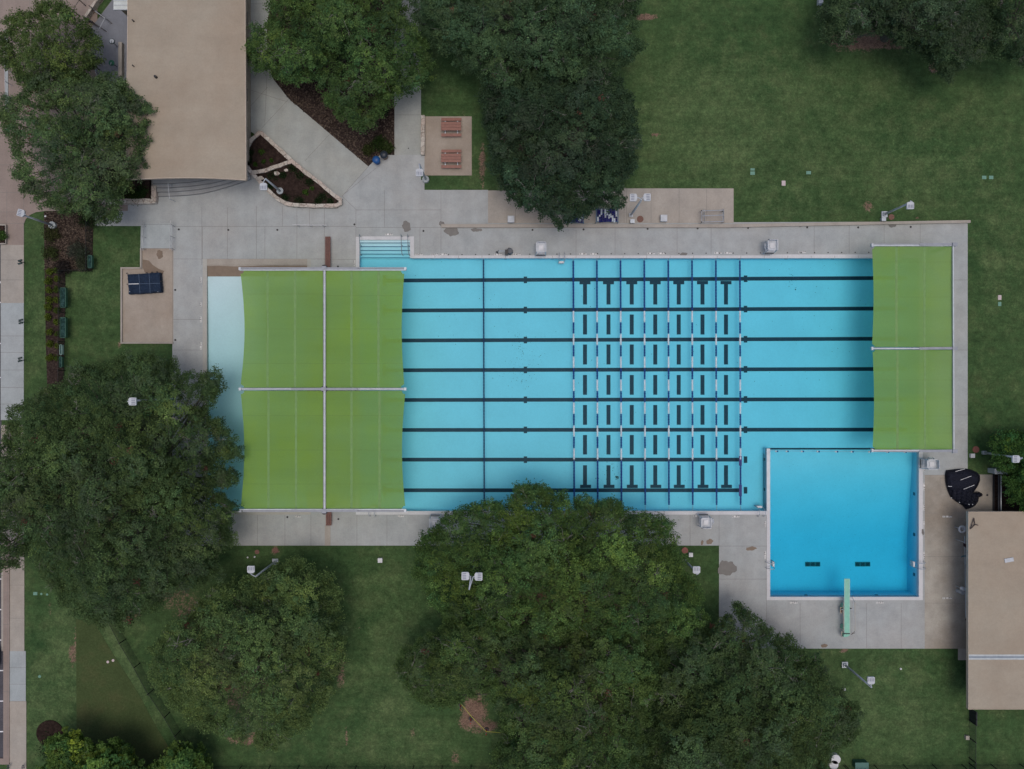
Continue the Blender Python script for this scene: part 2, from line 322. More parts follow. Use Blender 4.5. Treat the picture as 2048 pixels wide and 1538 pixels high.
# wet patches
def wet(cx_, cy_, rx, ry, mat, seed, z=DK + .016, pts=None):
    z += .0012 * seed
    r = random.Random(seed); mb = MB(); n = 26
    ph = [r.uniform(0, 6.28) for _ in range(4)]
    P = pts or [(cx_ + rx * math.cos(t) * k, cy_ + ry * math.sin(t) * k) for t, k in ((2 * math.pi * i / n, 1 + .13 * math.sin(2 * 2 * math.pi * i / n + ph[0]) + .1 * math.sin(5 * 2 * math.pi * i / n + ph[1]) + .06 * math.sin(9 * 6.283 * i / n + ph[2])) for i in range(n))]
    mb.face([W(x, y) + Vector((0, 0, z)) for x, y in P][::-1]); return struct(mb.build('wet_patch', mat))
for i, a in enumerate([(813, 453, 9, 10, mWet), (903, 462, 13, 11, mWet), (884, 448, 6, 5, mWet), (951, 460, 8, 4, mWet), (961, 460, 3, 3, mWet), (1367, 508.5, 8, 3, mWet), (320, 509, 7, 8, mWetB), (1454, 1137, 17, 15, mWet), (1448, 1128, 8, 8, mWet),
                       (1502, 1097, 10, 4, mWetB), (1419, 1083, 7, 5, mWetB), (1404, 1085, 2.5, 5, mWetB), (1785, 450, 8, 5, mWet), (1600, 450, 3, 5, mWet), (1715, 448, 9, 2.5, mWet), (1845, 1064, 2.5, 6, mWet), (1648, 1291, 6, 4, mWetB)]): wet(*a, i)
wet(0, 0, 0, 0, mWetB, 0, pts=[(286, 519), (298, 521), (306, 530), (318, 538), (329, 542), (325, 550), (319, 553), (317, 547), (300, 546), (290, 545), (286, 535)])
# deck drains
for (x, y) in [(358, 459), (457, 460), (555, 460), (709, 449), (847, 462), (1065, 460), (1167, 459), (1295, 458), (1395, 457), (1496, 456), (1614, 455), (1716, 455), (1821, 454), (351, 580), (351, 680), (676, 533), (575, 1034), (677, 1038), (1974, 990), (1932, 1130), (1932, 1239), (817, 297 + 0), (582, 413)]:
    if not (440 < y < 1300) and x not in (582, 817): continue
    mb = MB(); mb.tube([W(x, y) + Vector((0, 0, DK)), W(x, y) + Vector((0, 0, DK + .028))], .09 if x not in (582, 817) else .05, 12)
    o = mb.build('deck_drain', mBlack)
    near = {358: 'beside the left ramp corner', 457: 'north of the wading pool, under the plaza joint', 555: 'on the deck between ramp and stepped planter', 709: 'left of the pool entry steps, by the plaza joint', 847: 'right of the big wet patch', 1065: 'north of the pool near the lift chair', 1167: 'below the covered lane reels', 1295: 'below the double-headed lamp',
            1395: 'below the metal rack, left of it', 1496: 'left of the bag-hung guard stand', 1614: 'behind the north kerb right of the guard stand', 1716: 'left of the kerbside lamp post', 1821: 'near the right end of the north kerb', 351: 'on the west deck edge beside the tan pad' + (', upper one' if y < 600 else ', lower one'), 676: 'right of the upper timber bench',
            575: 'on the south deck left of the lower timber bench', 677: 'right of the lower timber bench', 1974: 'right of the black tarpaulin', 1932: 'halfway along the shed edge' if y < 1200 else 'at the lower end of the hung pole by the shed', 817: 'on the narrow walkway above the plaza', 582: 'just outside the planter wall'}[x]
    tag(o, 'small round black deck drain ' + near, 'drain', 'round deck drains')
# ---------------------------------------------------------------- pool basins
def pool_mat(name, col):
    m, nt_, b = NT(name); f = noise(nt_, .35, 5, .6, off=2); k = noise(nt_, 6, 4, .7)
    c = mix(nt_, 1., col, ramp(nt_, f, [(.3, .95), (.7, 1.04)]), 'MULTIPLY'); c = mix(nt_, 1., c, ramp(nt_, k, [(.3, .96), (.7, 1.03)]), 'MULTIPLY')
    nt_.links.new(c, b.inputs['Base Color']); b.inputs['Roughness'].default_value = .9; b.inputs['Specular IOR Level'].default_value = .1; return m
mPlaster = pool_mat('pool_plaster', (.52, .715, .79))
mPlasterL = pool_mat('wading_plaster', (.52, .655, .70))
mLine = plain('lane_tile', (.012, .022, .045), .6, var=.25)
mStepTile = plain('step_tile', (.01, .11, .22), .5)
WZ = -.10
def floor_mesh(name, rects, depthf, mat, nstep=12, open_=()):
    mb = MB(); cs = cells(rects)
    for (a, b, c, d) in cs:
        ux = max(1, int((b - a) / nstep)); uy = max(1, int((d - c) / nstep))
        for i in range(ux):
            for j in range(uy):
                x0, x1 = a + (b - a) * i / ux, a + (b - a) * (i + 1) / ux; y0, y1 = c + (d - c) * j / uy, c + (d - c) * (j + 1) / uy
                mb.face([(gx(x), gy(y), -depthf(x, y)) for x, y in ((x0, y1), (x1, y1), (x1, y0), (x0, y0))])
    def inside(x, y): return any(r[0] < x < r[1] and r[2] < y < r[3] for r in list(rects) + list(open_))
    for (a, b, c, d) in cs:
        for (p, q_, ox, oy) in (((a, c), (b, c), 0, -.5), ((b, c), (b, d), .5, 0), ((b, d), (a, d), 0, .5), ((a, d), (a, c), -.5, 0)):
            if inside((p[0] + q_[0]) / 2 + ox, (p[1] + q_[1]) / 2 + oy): continue
            n = max(1, int((abs(p[0] - q_[0]) + abs(p[1] - q_[1])) / nstep))
            for i in range(n):
                s0 = (p[0] + (q_[0] - p[0]) * i / n, p[1] + (q_[1] - p[1]) * i / n); s1 = (p[0] + (q_[0] - p[0]) * (i + 1) / n, p[1] + (q_[1] - p[1]) * (i + 1) / n)
                mb.face([(gx(s0[0]), gy(s0[1]), -depthf(*s0)), (gx(s1[0]), gy(s1[1]), -depthf(*s1)), (gx(s1[0]), gy(s1[1]), -.35 if open_ else -.0), (gx(s0[0]), gy(s0[1]), -.35 if open_ else -.0)])
    return mb.build(name, mat)
def lerp(t, a, b): t = min(1, max(0, t)); return a + (b - a) * t
def dmain(x, y):
    if x < 824 and y < 510: return .1 + WZ * -1 + .17 * int((y - 474) / 7.3 + .001)
    d = lerp((x - 714) / 1100, .85, 1.12)
    if y > 925 and x >= 1540: d += lerp((y - 925) / 160, 0, .95)
    return d
main_rects = [(719, 820, 516, 1022), (820, 1533, 516, 1022), (1533, 1540, 516, 897), (1540, 1837, 516, 1193)]
basin = struct(floor_mesh('pool_basin', main_rects, dmain, mPlaster, open_=[(719, 820, 480, 516)]))
# entry steps in the alcove: real treads
mb = MB(); ys_ = [480, 485.5, 492.5, 499.5, 506.5, 513.5, 516]
for i in range(6):
    z = -.14 - .13 * i; zb = -1.2
    if ys_[i + 1] > ys_[i]: mb.box(gx(719), gx(820), gy(ys_[i]), gy(ys_[i + 1]), zb, z, 0)
    if i: mb.box(gx(719.5), gx(819.5), gy(ys_[i] - 1.0), gy(ys_[i] + .05), zb + .01, z + .13 + .006, 1)
mb.box(gx(716), gx(719), gy(478), gy(517), -1.2, -.36, 0); mb.box(gx(820), gx(823), gy(478), gy(515.9), -1.2, -.36, 0); mb.box(gx(719), gx(820), gy(477), gy(480), -1.2, -.36, 0)
struct(mb.build('entry_steps', [mPlaster, mStepTile]))
def dwade(x, y): return lerp((y - 548) / 90, -.02 - WZ * 0 + .0, .22) if y < 640 else lerp((y - 640) / 380, .22, .62)
def dwade(x, y): return lerp((y - 530) / 23, .0, .12) if y < 553 else lerp((y - 553) / 470, .15, .75)
wb = struct(floor_mesh('wading_basin', [(414, 615, 530, 1022)], dwade, [mPlasterL]))
mb = MB(); mb.face([(gx(414), gy(552.5), -.108), (gx(615), gy(552.5), -.108), (gx(615), gy(530), .004), (gx(414), gy(530), .004)]); struct(mb.build('zero_entry_ramp', mWetB))
mb = MB(); mb.box(gx(414), gx(615), gy(518), gy(530), -.05, DK + .004); mb.prism([W(414, 530.5), W(615, 530.5), W(615, 531.5), W(540, 531), (W(470, 533)), W(440, 531.5), W(414, 532)], -.05, DK + .002); struct(mb.build('beach_apron', mTan2))
# water
def water(name, rects, zb, dens):
    m = bpy.data.materials.new(name); m.use_nodes = True; n = m.node_tree; n.nodes.clear()
    out = n.nodes.new('ShaderNodeOutputMaterial'); t = n.nodes.new('ShaderNodeBsdfTransparent'); gl = n.nodes.new('ShaderNodeBsdfGlossy'); gl.inputs['Roughness'].default_value = .22
    fr = n.nodes.new('ShaderNodeFresnel'); fr.inputs[0].default_value = 1.33; mx = n.nodes.new('ShaderNodeMixShader')
    nf = noise(n, 2.2, 5, .6); bp = n.nodes.new('ShaderNodeBump'); bp.inputs['Strength'].default_value = .15; bp.inputs['Distance'].default_value = .05
    n.links.new(nf, bp.inputs['Height']); n.links.new(bp.outputs[0], gl.inputs['Normal']); n.links.new(bp.outputs[0], fr.inputs['Normal'])
    sc_ = n.nodes.new('ShaderNodeMath'); sc_.operation = 'MULTIPLY'; sc_.inputs[1].default_value = .08; n.links.new(fr.outputs[0], sc_.inputs[0]); n.links.new(sc_.outputs[0], mx.inputs[0]); n.links.new(t.outputs[0], mx.inputs[1]); n.links.new(gl.outputs[0], mx.inputs[2]); n.links.new(mx.outputs[0], out.inputs['Surface'])
    va = n.nodes.new('ShaderNodeVolumeAbsorption'); va.inputs['Color'].default_value = dens[1]; va.inputs['Density'].default_value = dens[0]
    n.links.new(va.outputs[0], out.inputs['Volume'])
    # one closed shell per pool: top faces, bottom faces, outline walls
    cs = cells(rects); mb = MB()
    def inside(x, y): return any(r[0] < x < r[1] and r[2] < y < r[3] for r in rects)
    for (a, b, c, d) in cs:
        P = [(gx(a), gy(d)), (gx(b), gy(d)), (gx(b), gy(c)), (gx(a), gy(c))]
        mb.face([(x, y, WZ) for x, y in P]); mb.face([(x, y, zb) for x, y in P][::-1])
        for (p, q_, ox, oy) in (((a, c), (b, c), 0, -.5), ((b, c), (b, d), .5, 0), ((b, d), (a, d), 0, .5), ((a, d), (a, c), -.5, 0)):
            if inside((p[0] + q_[0]) / 2 + ox, (p[1] + q_[1]) / 2 + oy): continue
            mb.face([(gx(p[0]), gy(p[1]), WZ), (gx(q_[0]), gy(q_[1]), WZ), (gx(q_[0]), gy(q_[1]), zb), (gx(p[0]), gy(p[1]), zb)])
    return struct(mb.build(name, m))
e = .4
water('water', [(719 - e, 820 + e, 480 - e, 530), (719 - e, 1533 + e, 516 - e, 1022 + e), (1533, 1837 + e, 516 - e, 897 + e), (1540 - e, 1837 + e, 890, 1193 + e)], -2.4, (1., (0.28, .882, .964, 1)))
water('wading_water', [(414 - e, 615 + e, 550, 1022 + e)], -.9, (.8, (0.25, .87, .94, 1)))
# coping
cop = [(712, 719, 474, 1029), (820, 828, 473, 516), (719, 820, 473, 480), (824, 1540, 511, 516.5), (1540, 1845, 509, 516.5), (714, 1533, 1022, 1029), (1533, 1540, 1022, 1200), (1540, 1837, 1193.5, 1200), (1837, 1845, 512, 1200)]
slab('coping', cop, mCop, DK + .03, [(719, 820, 480, 1022), (820, 1533, 516.5, 1022)], zb=-.35, joints=[(x, 511.5, x, 516) for x in range(870, 1740, 47)])
slab('wading_coping', [(406, 414.3, 518, 1029), (406, 622, 1021.7, 1029), (614.7, 622, 518, 1029)], concrete('pale_coping', (.40, .395, .37), (.38, .36, .33), .4, stain=.08, off=170), DK + .02, zb=-.3)
slab('pool_bulkhead', [(1533.3, 1539.7, 897.3, 1022)], mGalv, .0, zb=-1.5)
mb = MB(); mb.box(gx(1533), gx(1540), gy(897), gy(1021.8), .002, .06); o = mb.build('bulkhead_cap', mGalv, bpy.data.objects['pool_bulkhead'])
mb = MB(); mb.box(gx(1540), gx(1837), gy(895.5), gy(899), -1.42, -1.405)
# ---------------------------------------------------------------- painted floor markings (children of the basin)
def mark(name, pts, lift=.012, mat=None, th=.006, parent=basin, dep=dmain):
    mb = MB(); P = []
    for (x, y) in pts:
        d = dep(x, y) - lift; P.append(W(x, y, -d))
    mb.face(P[::-1]); n = len(P)
    return mb.build(name, mat or mLine, parent)
def rect(x0, x1, y0, y1): return [(x0, y0), (x1, y0), (x1, y1), (x0, y1)]
yl = [561, 621, 681, 740.5, 800, 860, 919.3, 980.5]; yr = [556.2, 617.2, 677.6, 738, 798.5, 859.2]
hw = 3.8
for i, y in enumerate(yl):
    if i < 6:
        yr_ = yr[i]; x1 = 1815
        sl = (yr_ - y) / (1745 - 806); f = lambda x: y + sl * (x - 806) if x < 1745 else yr_
    else: x1 = 1483; f = lambda x: y + (.0) * x
    mb = MB(); N = 14
    for k in range(N):
        xa, xb = 772 + (x1 - 772) * k / N, 772 + (x1 - 772) * (k + 1) / N
        mb.face([W(xx, f(xx) + s * hw, -(dmain(xx, 700) - .012)) for xx, s in ((xa, 1), (xb, 1), (xb, -1), (xa, -1))])
    o = mb.build('lane_line', mLine, basin)
    mark('end_bar', rect(766, 772, f(770) - 11, f(770) + 11), .014)
    mark('cross_mark', rect(1047.5, 1054.2, f(1051) - 6.6, f(1051) + 6.6), .018)
    mark('cross_mark', rect(1487.6, 1494.6, f(1491) - 6.6, f(1491) + 6.6), .018)
xbars = [1170, 1217, 1263.5, 1310.5, 1357.5, 1405, 1452]
for i, x in enumerate(xbars):
    mark('turn_mark', rect(x - 11, x + 11, 562, 568.6), .02)
    mark('turn_mark', rect(x - 9.8, x + 12, 969.5, 976), .02)
    for (a, b) in ((568.6, 609), (629, 669), (689, 729), (750, 789.5), (810, 849.5), (870, 909), (930.5, 969.5)): mark('lane_bar', rect(x - 4.0, x + 4.0, a, b), .016)
# deep-end edge stripe, drains, wall targets
mb = MB(); mb.face([W(1536, 899.2, .012 - dmain(1536, 899)), W(1836, 899.2, .012 - dmain(1836, 899)), W(1836, 895.8, .012 - dmain(1836, 899)), W(1536, 895.8, .012 - dmain(1536, 899))]); mb.build('edge_stripe', mLine, basin)
mDr = plain('main_drain', (.12, .22, .22), .7, var=.4, scale=9)
for x0 in (1610.5, 1710.5):
    ZD = dmain(x0 + 15, 1128) + .0
    mb = MB(); P = [W(x0, 1133, -(ZD - .07)), W(x0 + 30, 1133, -(ZD - .07)), W(x0 + 30, 1124, -(ZD - .07)), W(x0, 1124, -(ZD - .07))]
    mb.prism([(p.x, p.y) for p in P], -(ZD - .01), -(ZD - .07), 0)
    for k in range(3):
        a = W(x0 + 1 + 10 * k, 1132, -(ZD - .065)); b = W(x0 + 9 + 10 * k, 1125, -(ZD - .065))
        for j in range(4):
            y = a.y + (b.y - a.y) * (j + .5) / 4; mb.box(a.x, b.x, y - .03, y + .03, -(ZD - .07), -(ZD - .05), 1)
    mb.build('main_drain', [mDr, mLine], basin)
mTarg = plain('tile_target', (.01, .03, .06), .5)
mb = MB()
for (x, y) in ((1529.5, 919), (1529.5, 979)):
    k = W(1533, y, -.5); mb = MB(); mb.box(k.x - .14, k.x - .02, k.y - .42, k.y + .42, -.72, -.6); mb.box(k.x - .16, k.x - .02, k.y - .13, k.y + .13, -.8, -.4); mb.build('wall_target', mTarg, basin)
mIn = plain('wall_inlet', (.02, .12, .17), .6)
for (x, y) in [(863, 517)] + [(870 + 47 * k, 517) for k in range(1, 19) if k % 2] :
    mb = MB(); mb.box(gx(x - 3), gx(x + 3), gy(516) - .03, gy(516) + .02, -.52, -.38); mb.build('wall_inlet', mIn, basin)
for y in (990, 1072, 1153):
    mb = MB(); mb.box(gx(1837) - .04, gx(1837) + .02, gy(y - 3), gy(y + 3), -.9, -.6); mb.build('wall_inlet', mIn, basin)
for x in (1616, 1758):
    mb = MB(); mb.box(gx(x - 3), gx(x + 3), gy(1193) - .02, gy(1193) + .04, -.6, -.4); mb.build('wall_inlet', mIn, basin)
# leaves and grit lying on the pool floor
rs = np.random.RandomState(5); mb = MB()
def grit(cx_, cy_, sx, sy, n, s0=.02, s1=.06):
    for _ in range(n):
        x = cx_ + rs.randn() * sx; y = cy_ + rs.randn() * sy
        if not (830 < x < 1830 and 520 < y < 1015) and not (1545 < x < 1830 and 905 < y < 1185): continue
        c = W(x, y, -(dmain(x, y) - .03)); s = rs.uniform(s0, s1) * .8; t = rs.uniform(0, 3.1)
        u = Vector((math.cos(t), math.sin(t), 0)) * s; v = Vector((-math.sin(t), math.cos(t), 0)) * s * rs.uniform(.3, .8)
        mb.face([c - u, c - v, c + u, c + v])
grit(1045, 705, 16, 25, 90); grit(1040, 750, 22, 18, 60); grit(1233, 953, 2.5, 2.5, 16, .05, .12); grit(1225, 940, 12, 15, 40); grit(1195, 957, 2, 2, 5, .05, .1)
grit(1580, 560, 10, 8, 18); grit(1591, 579, .3, .3, 3, .06, .1); grit(1300, 700, 180, 120, 120); grit(1650, 650, 60, 90, 60); grit(1690, 1050, 90, 70, 260, .015, .035); grit(1600, 540, 60, 12, 20); grit(900, 600, 60, 60, 30)
o = mb.build('fallen_leaves', plain('leaf_grit', (.02, .035, .03), .9)); tag(o, 'dark leaf specks and grit scattered over the pool floor', 'leaf litter', kind='stuff')
# ---------------------------------------------------------------- depth marker tiles with lettering
mTile = plain('white_tile', (.66, .66, .66), .4)
def text_mesh(s, size):
    cu = bpy.data.curves.new('t', 'FONT'); cu.body = s; cu.size = size; cu.align_x = 'CENTER'; cu.align_y = 'CENTER'; cu.offset = size * .035
    o = bpy.data.objects.new('t', cu); C.objects.link(o); bpy.context.view_layer.update()
    me = bpy.data.meshes.new_from_object(o.evaluated_get(bpy.context.evaluated_depsgraph_get())); bpy.data.objects.remove(o); me.materials.clear(); me.materials.append(mBlack); return me
_tm = {}
def depth_marker(x, y, txt, rz, where, wide=1.):
    p = W(x, y); root = empty('depth_marker', (p.x, p.y, DK + .02), 'row of white depth marker tiles ' + where, 'depth marker', 'depth marker tiles set in the deck')
    n = len(txt)
    for k, ch in enumerate(txt):
        off = (k - (n - 1) / 2) * .17 * wide
        mb = MB(); mb.box(off - .07 * wide, off + .07 * wide, -.075, .075, -.012, .0); t = mb.build('tile', mTile); t.parent = root
        if ch != ' ':
            if ch not in _tm: _tm[ch] = text_mesh(ch, .19)
            l = bpy.data.objects.new('lettering', _tm[ch]); C.objects.link(l); l.parent = t; l.location = (off, 0, .003)
    root.rotation_euler = (0, 0, rz)
for a in [(996, 509, '4 FT', 0, 'by the pool lift'), (1034, 509, '4 FT', 0, 'just right of the pool lift'), (1166, 508, '4 FT', 0, 'above the first roped lane'), (1188, 508, '4 FT', 0, 'above the rope between first and second lanes'), (1302, 507, '4 FT', 0, 'above the middle of the roped lanes'), (1323, 507, '4 FT', 0, 'just right of the wet spot by the coping'),
          (1436, 506, '4 FT', 0, 'above the seventh lane'), (1456, 506, '4 FT', 0, 'above the last lane rope'), (1604, 504.5, '4½FT', 0, 'between guard stand and right canopy'), (778, 469, '3 FT', 0, 'above the entry steps, left of the handrails'), (838, 509, '3½FT', 0, 'at the corner beside the entry steps'), (869, 509, '3½FT', 0, 'second along from the entry steps corner'), (887, 509, '4 FT', 0, 'left of the large wet patch column'),
          (709, 526, '3FT', math.pi / 2, 'left of the entry steps coping'), (402, 560, '0FT', math.pi / 2, 'topmost on the west wading pool deck'), (402, 609, 'FT', math.pi / 2, 'second down the west wading pool deck'), (402, 639, '1FT', math.pi / 2, 'third down the west wading pool deck'), (402, 692, '1 FT', math.pi / 2, 'fourth down the west wading pool deck'),
          (1847.5, 935, '5 FT', -math.pi / 2, 'beside the guard stand at the diving well'), (1847.5, 973, '7 FT', -math.pi / 2, 'left of the black tarpaulin'), (1847.5, 1015, '9FT', -math.pi / 2, 'level with the shed roof top'), (1847.5, 1050, '11FT', -math.pi / 2, 'left of the ring buoy'), (1847.5, 1111, '12FT', -math.pi / 2, 'above the east ladder'),
          (1587, 1205, '12FT', 0, 'left of the diving board'), (1759, 1205, '12FT', 0, 'right of the diving board'), (1530, 1048, '9FT', math.pi / 2, 'at the upper left corner of the diving well'), (1530, 1110, '11FT', math.pi / 2, 'above the west ladder'), (1894, 1033, '12 FT', 0, 'on the stained deck near the shed, upper'), (1894, 1196, '12 FT', 0, 'on the stained deck near the shed, lower'),
          (1471, 1033, '4 FT', 0, 'on the south deck near the diving well corner'), (1394, 1032, '4 FT', 0, 'left of the southern guard stand'), (596, 1033, '2FT', 0, 'on the south deck by the wading pool'), (802, 1032, '3FT', 0, 'on the south deck below the canopy corner')]: depth_marker(*a)
for i in range(33):
    x = 897 + i * 27.1
    if x > 1740 or any(abs(x - q) < 8 for q in (1010, 1082, 1543)): continue
    mb = MB(); c = W(x, 509.5 - i * .15); mb.tube([c + Vector((0, 0, DK)), c + Vector((0, 0, DK + .03))], .055, 8); o = mb.build('rope_anchor', mBlack)
    tag(o, 'small dark rope anchor set in the north deck beside the coping', 'anchor', 'rope anchors along the north coping')
# ---------------------------------------------------------------- lane ropes
mRB = plain('rope_blue', (.004, .035, .20), .45, var=.2); mRW = plain('rope_white', (.62, .68, .74), .45); mPurp = plain('rope_purple', (.03, .02, .16), .5)
RZ = WZ + .02
def seg(name, x, y0, y1, mat, parent, r=.087, xe=None):
    mb = MB(); a = W(x, y0, RZ); b = W(xe if xe else x, y1, RZ); L = (b - a).length; n = max(2, int(L / .13)); pts = []; rad = []
    for k in range(n):
        for t, q in ((0.02, .55), (.12, 1), (.75, 1), (.85, .55)): pts.append(a.lerp(b, (k + t) / n)); rad.append(r * q)
    mb.tube(pts, rad, 8); return mb.build(name, mat, parent)
rx = [(1146.5, 1148.5), (1193.7, 1195.5), (1241, 1243), (1288.5, 1290.5), (1336.5, 1338), (1384, 1385.5), (1431.7, 1433.3), (1479.7, 1481.3)]
nm = ['first', 'second', 'third', 'fourth', 'fifth', 'sixth', 'seventh', 'eighth']
for i, (xa, xb) in enumerate(rx):
    root = empty('lane_rope', W(xa, 518), 'floating lane rope with blue and white floats, %s from the left' % nm[i] if i else 'leftmost blue and white lane rope of the roped lanes', 'lane rope', 'blue and white lane ropes')
    if i == 7: root['label'] = 'rightmost blue and white lane rope, nearest the diving well'
    X = lambda y: xa + (xb - xa) * (y - 518) / 500
    mb = MB(); mb.tube([W(xa, 514, RZ), W(xb, 1024, RZ)], .02, 5); mb.build('cable', mSteel, root)
    seg('blue_float_run', X(521), 521, 621.5, mRB, root, xe=X(621))
    y = 621.7; k = 0
    while y < 919: seg('white_float_run' if k % 2 == 0 else 'blue_float_run', X(y), y + .4, min(y + 22.9, 920) - .4, mRW if k % 2 == 0 else mRB, root); y += 22.9; k += 1
    seg('blue_float_run', X(921), 921, 1010, mRB, root, xe=X(1010))
    if i == 7:
        for (a, b) in ((912, 931), (969, 992)):
            mb = MB(); c = W(1480.8, a, RZ); d = W(1480.8, b, RZ); mb.box(c.x - .12, c.x + .12, d.y, c.y, RZ - .06, RZ + .06); mb.build('end_float', mPurp, root)
mDR = plain('rope_darkblue', (.008, .03, .10), .5)
root = empty('lane_rope', W(967, 518), 'plain dark navy divider rope crossing the pool nearest the left canopy', 'lane rope')
mb = MB(); mb.tube([W(967, 514, RZ), W(968.5, 1024, RZ)], .02, 5); mb.build('cable', mSteel, root); seg('float_run', 967, 519, 1010, mDR, root, .07, xe=968.5)
root = empty('safety_rope', W(1545, 903), 'thin safety line with small white floats across the diving well', 'float line')
mb = MB(); mb.tube([W(1540, 901.5, RZ), W(1837, 904.5, RZ)], .012, 5); mb.build('line', mSteel, root)
for x in (1553, 1574, 1604.5, 1636, 1673, 1704, 1739, 1775, 1810):
    c = W(x, 902.5 + (x - 1540) * .006, RZ); mb = MB(); mb.tube([c - Vector((.13, 0, 0)), c - Vector((.1, 0, 0)), c, c + Vector((.02, 0, 0))], [.03, .075, .075, .03], 8); mb.tube([c + Vector((.03, 0, 0)), c + Vector((.05, 0, 0)), c + Vector((.13, 0, 0)), c + Vector((.16, 0, 0))], [.03, .075, .075, .03], 8, 1); mb.build('float', [mWhite, mRB], root)
# ---------------------------------------------------------------- canopies
def canopy_mat():
    m = bpy.data.materials.new('shade_fabric'); m.use_nodes = True; n = m.node_tree; n.nodes.clear()
    out = n.nodes.new('ShaderNodeOutputMaterial'); d = n.nodes.new('ShaderNodeBsdfDiffuse'); tl = n.nodes.new('ShaderNodeBsdfTranslucent'); tr = n.nodes.new('ShaderNodeBsdfTransparent')
    a = noise(n, .13, 4, .6, off=4); f = noise(n, 14, 3, .6); sq = noise(n, .3, 3, .5, stretch=(.3, 2., 1), off=7)
    c = mix(n, ramp(n, a, [(.4, 0.), (.62, 1.)]), (.25, .435, .125), (.275, .455, .085))
    c = mix(n, 1., c, ramp(n, f, [(.3, .94), (.7, 1.05)]), 'MULTIPLY'); c = mix(n, 1., c, ramp(n, sq, [(.3, .94), (.7, 1.05)]), 'MULTIPLY')
    n.links.new(c, d.inputs[0]); n.links.new(c, tl.inputs[0])
    m1 = n.nodes.new('ShaderNodeMixShader'); m1.inputs[0].default_value = .38; n.links.new(d.outputs[0], m1.inputs[1]); n.links.new(tl.outputs[0], m1.inputs[2])
    m2 = n.nodes.new('ShaderNodeMixShader'); m2.inputs[0].default_value = .10; n.links.new(m1.outputs[0], m2.inputs[1]); n.links.new(tr.outputs[0], m2.inputs[2]); n.links.new(m2.outputs[0], out.inputs[0]); return m
mFab = canopy_mat(); mSeam = plain('fabric_seam', (.17, .29, .065), .8); mFrameShade = plain('frame_shade', (.165, .29, .10), .8)
CZ = 3.7
def fabric(x0, x1, y0, y1, parent, bulge, seams, shade_bands, corners, cc=6):
    # bulge: (left, right) inward curve in px; corners: which corners are scalloped
    nx_, ny_ = 24, 36; vs_ = {}; mb = MB()
    def pos(u, v):
        s = math.sin(math.pi * v); xl = x0 + bulge[0] * s; xr = x1 - bulge[1] * s
        x = xl + (xr - xl) * u; y = y0 + (y1 - y0) * v
        sag = -.10 * math.sin(math.pi * v) - .05 * math.sin(math.pi * u); return x, y, CZ + sag
    def cut(x, y):
        for (cx_, cy_) in corners:
            if (x - cx_) ** 2 + (y - cy_) ** 2 < (cc + 1) ** 2: return True
        return False
    U = sorted(set([i / nx_ for i in range(nx_ + 1)] + [.008, .016, .024, .032, .976, .984, .992, .968])); Vv = sorted(set([j / ny_ for j in range(ny_ + 1)] + [.008, .016, .02, .98, .992, .984]))
    for i in range(len(U) - 1):
        for j in range(len(Vv) - 1):
            P = [pos(U[i], Vv[j + 1]), pos(U[i + 1], Vv[j + 1]), pos(U[i + 1], Vv[j]), pos(U[i], Vv[j])]
            cxm = sum(p[0] for p in P) / 4; cym = sum(p[1] for p in P) / 4
            if cut(cxm, cym): continue
            mb.face([W(*p) for p in P])
    for y in seams:
        v = (y - y0) / (y1 - y0)
        for k in range(nx_):
            P = [pos(k / nx_, v - .0015), pos((k + 1) / nx_, v - .0015), pos((k + 1) / nx_, v + .0015), pos(k / nx_, v + .0015)]; mb.face([W(p[0], p[1], p[2] + .006) for p in P[::-1]], 1)
    for x in shade_bands:  # shadows of the frame below, painted as darker stripes on the fabric
        for k in range(ny_):
            a = pos(0, k / ny_); b = pos(0, (k + 1) / ny_); u = (x - x0) / (x1 - x0)
            z0 = pos(u, k / ny_)[2] + .004; z1 = pos(u, (k + 1) / ny_)[2] + .004
            mb.face([W(x - 2.3, b[1], z1), W(x + 2.3, b[1], z1), W(x + 2.3, a[1], z0), W(x - 2.3, a[1], z0)], 2)
    me_ = mb.build('shade_panel', [mFab, mSeam, mFrameShade], parent)
    return me_
mArm = plain('arm_grey', (.27, .29, .33), .5)
def beam(p0, p1, parent, name='beam', w=.11, two=False, z=CZ, mat=None):
    a = W(p0[0], p0[1], z + .1); b = W(p1[0], p1[1], z + .1); d = (b - a).normalized(); n = Vector((-d.y, d.x, 0)); mb = MB()
    if two:
        for s in (-1, 1): mb.tube([a + n * s * .075, b + n * s * .075], .038, 8)
        mb.obox((a + b) / 2 - Vector((0, 0, .03)), (b - a) / 2, n * .06, .025, 1)
    else:
        mb.obox((a + b) / 2, (b - a) / 2, n * w, .08)
    return mb.build(name, [mat or (mSteel if two else mGalv), mGalv], parent)
root = empty('shade_canopy', W(649, 778), 'large four-panel lime green shade canopy on a cross frame over wading and main pool', 'shade canopy')
fabric(480.5, 646, 541, 775.5, root, (8.5, 0), (588, 658, 727), (535, 590), ((481, 541), (481, 776)))
fabric(652, 809, 541, 775.5, root, (0, 5.5), (591, 658, 727), (703, 757), ((809, 541), (809, 776)))
fabric(481, 646, 781.5, 1018.5, root, (7.5, 0), (831, 900, 968), (537, 592), ((481, 782), (481, 1018)))
fabric(652, 811, 781.5, 1018.5, root, (0, 7), (831, 900, 968), (703, 759), ((811, 782), (811, 1018)))
beam((649, 536), (649, 1024), root, 'ridge_beam', two=True)
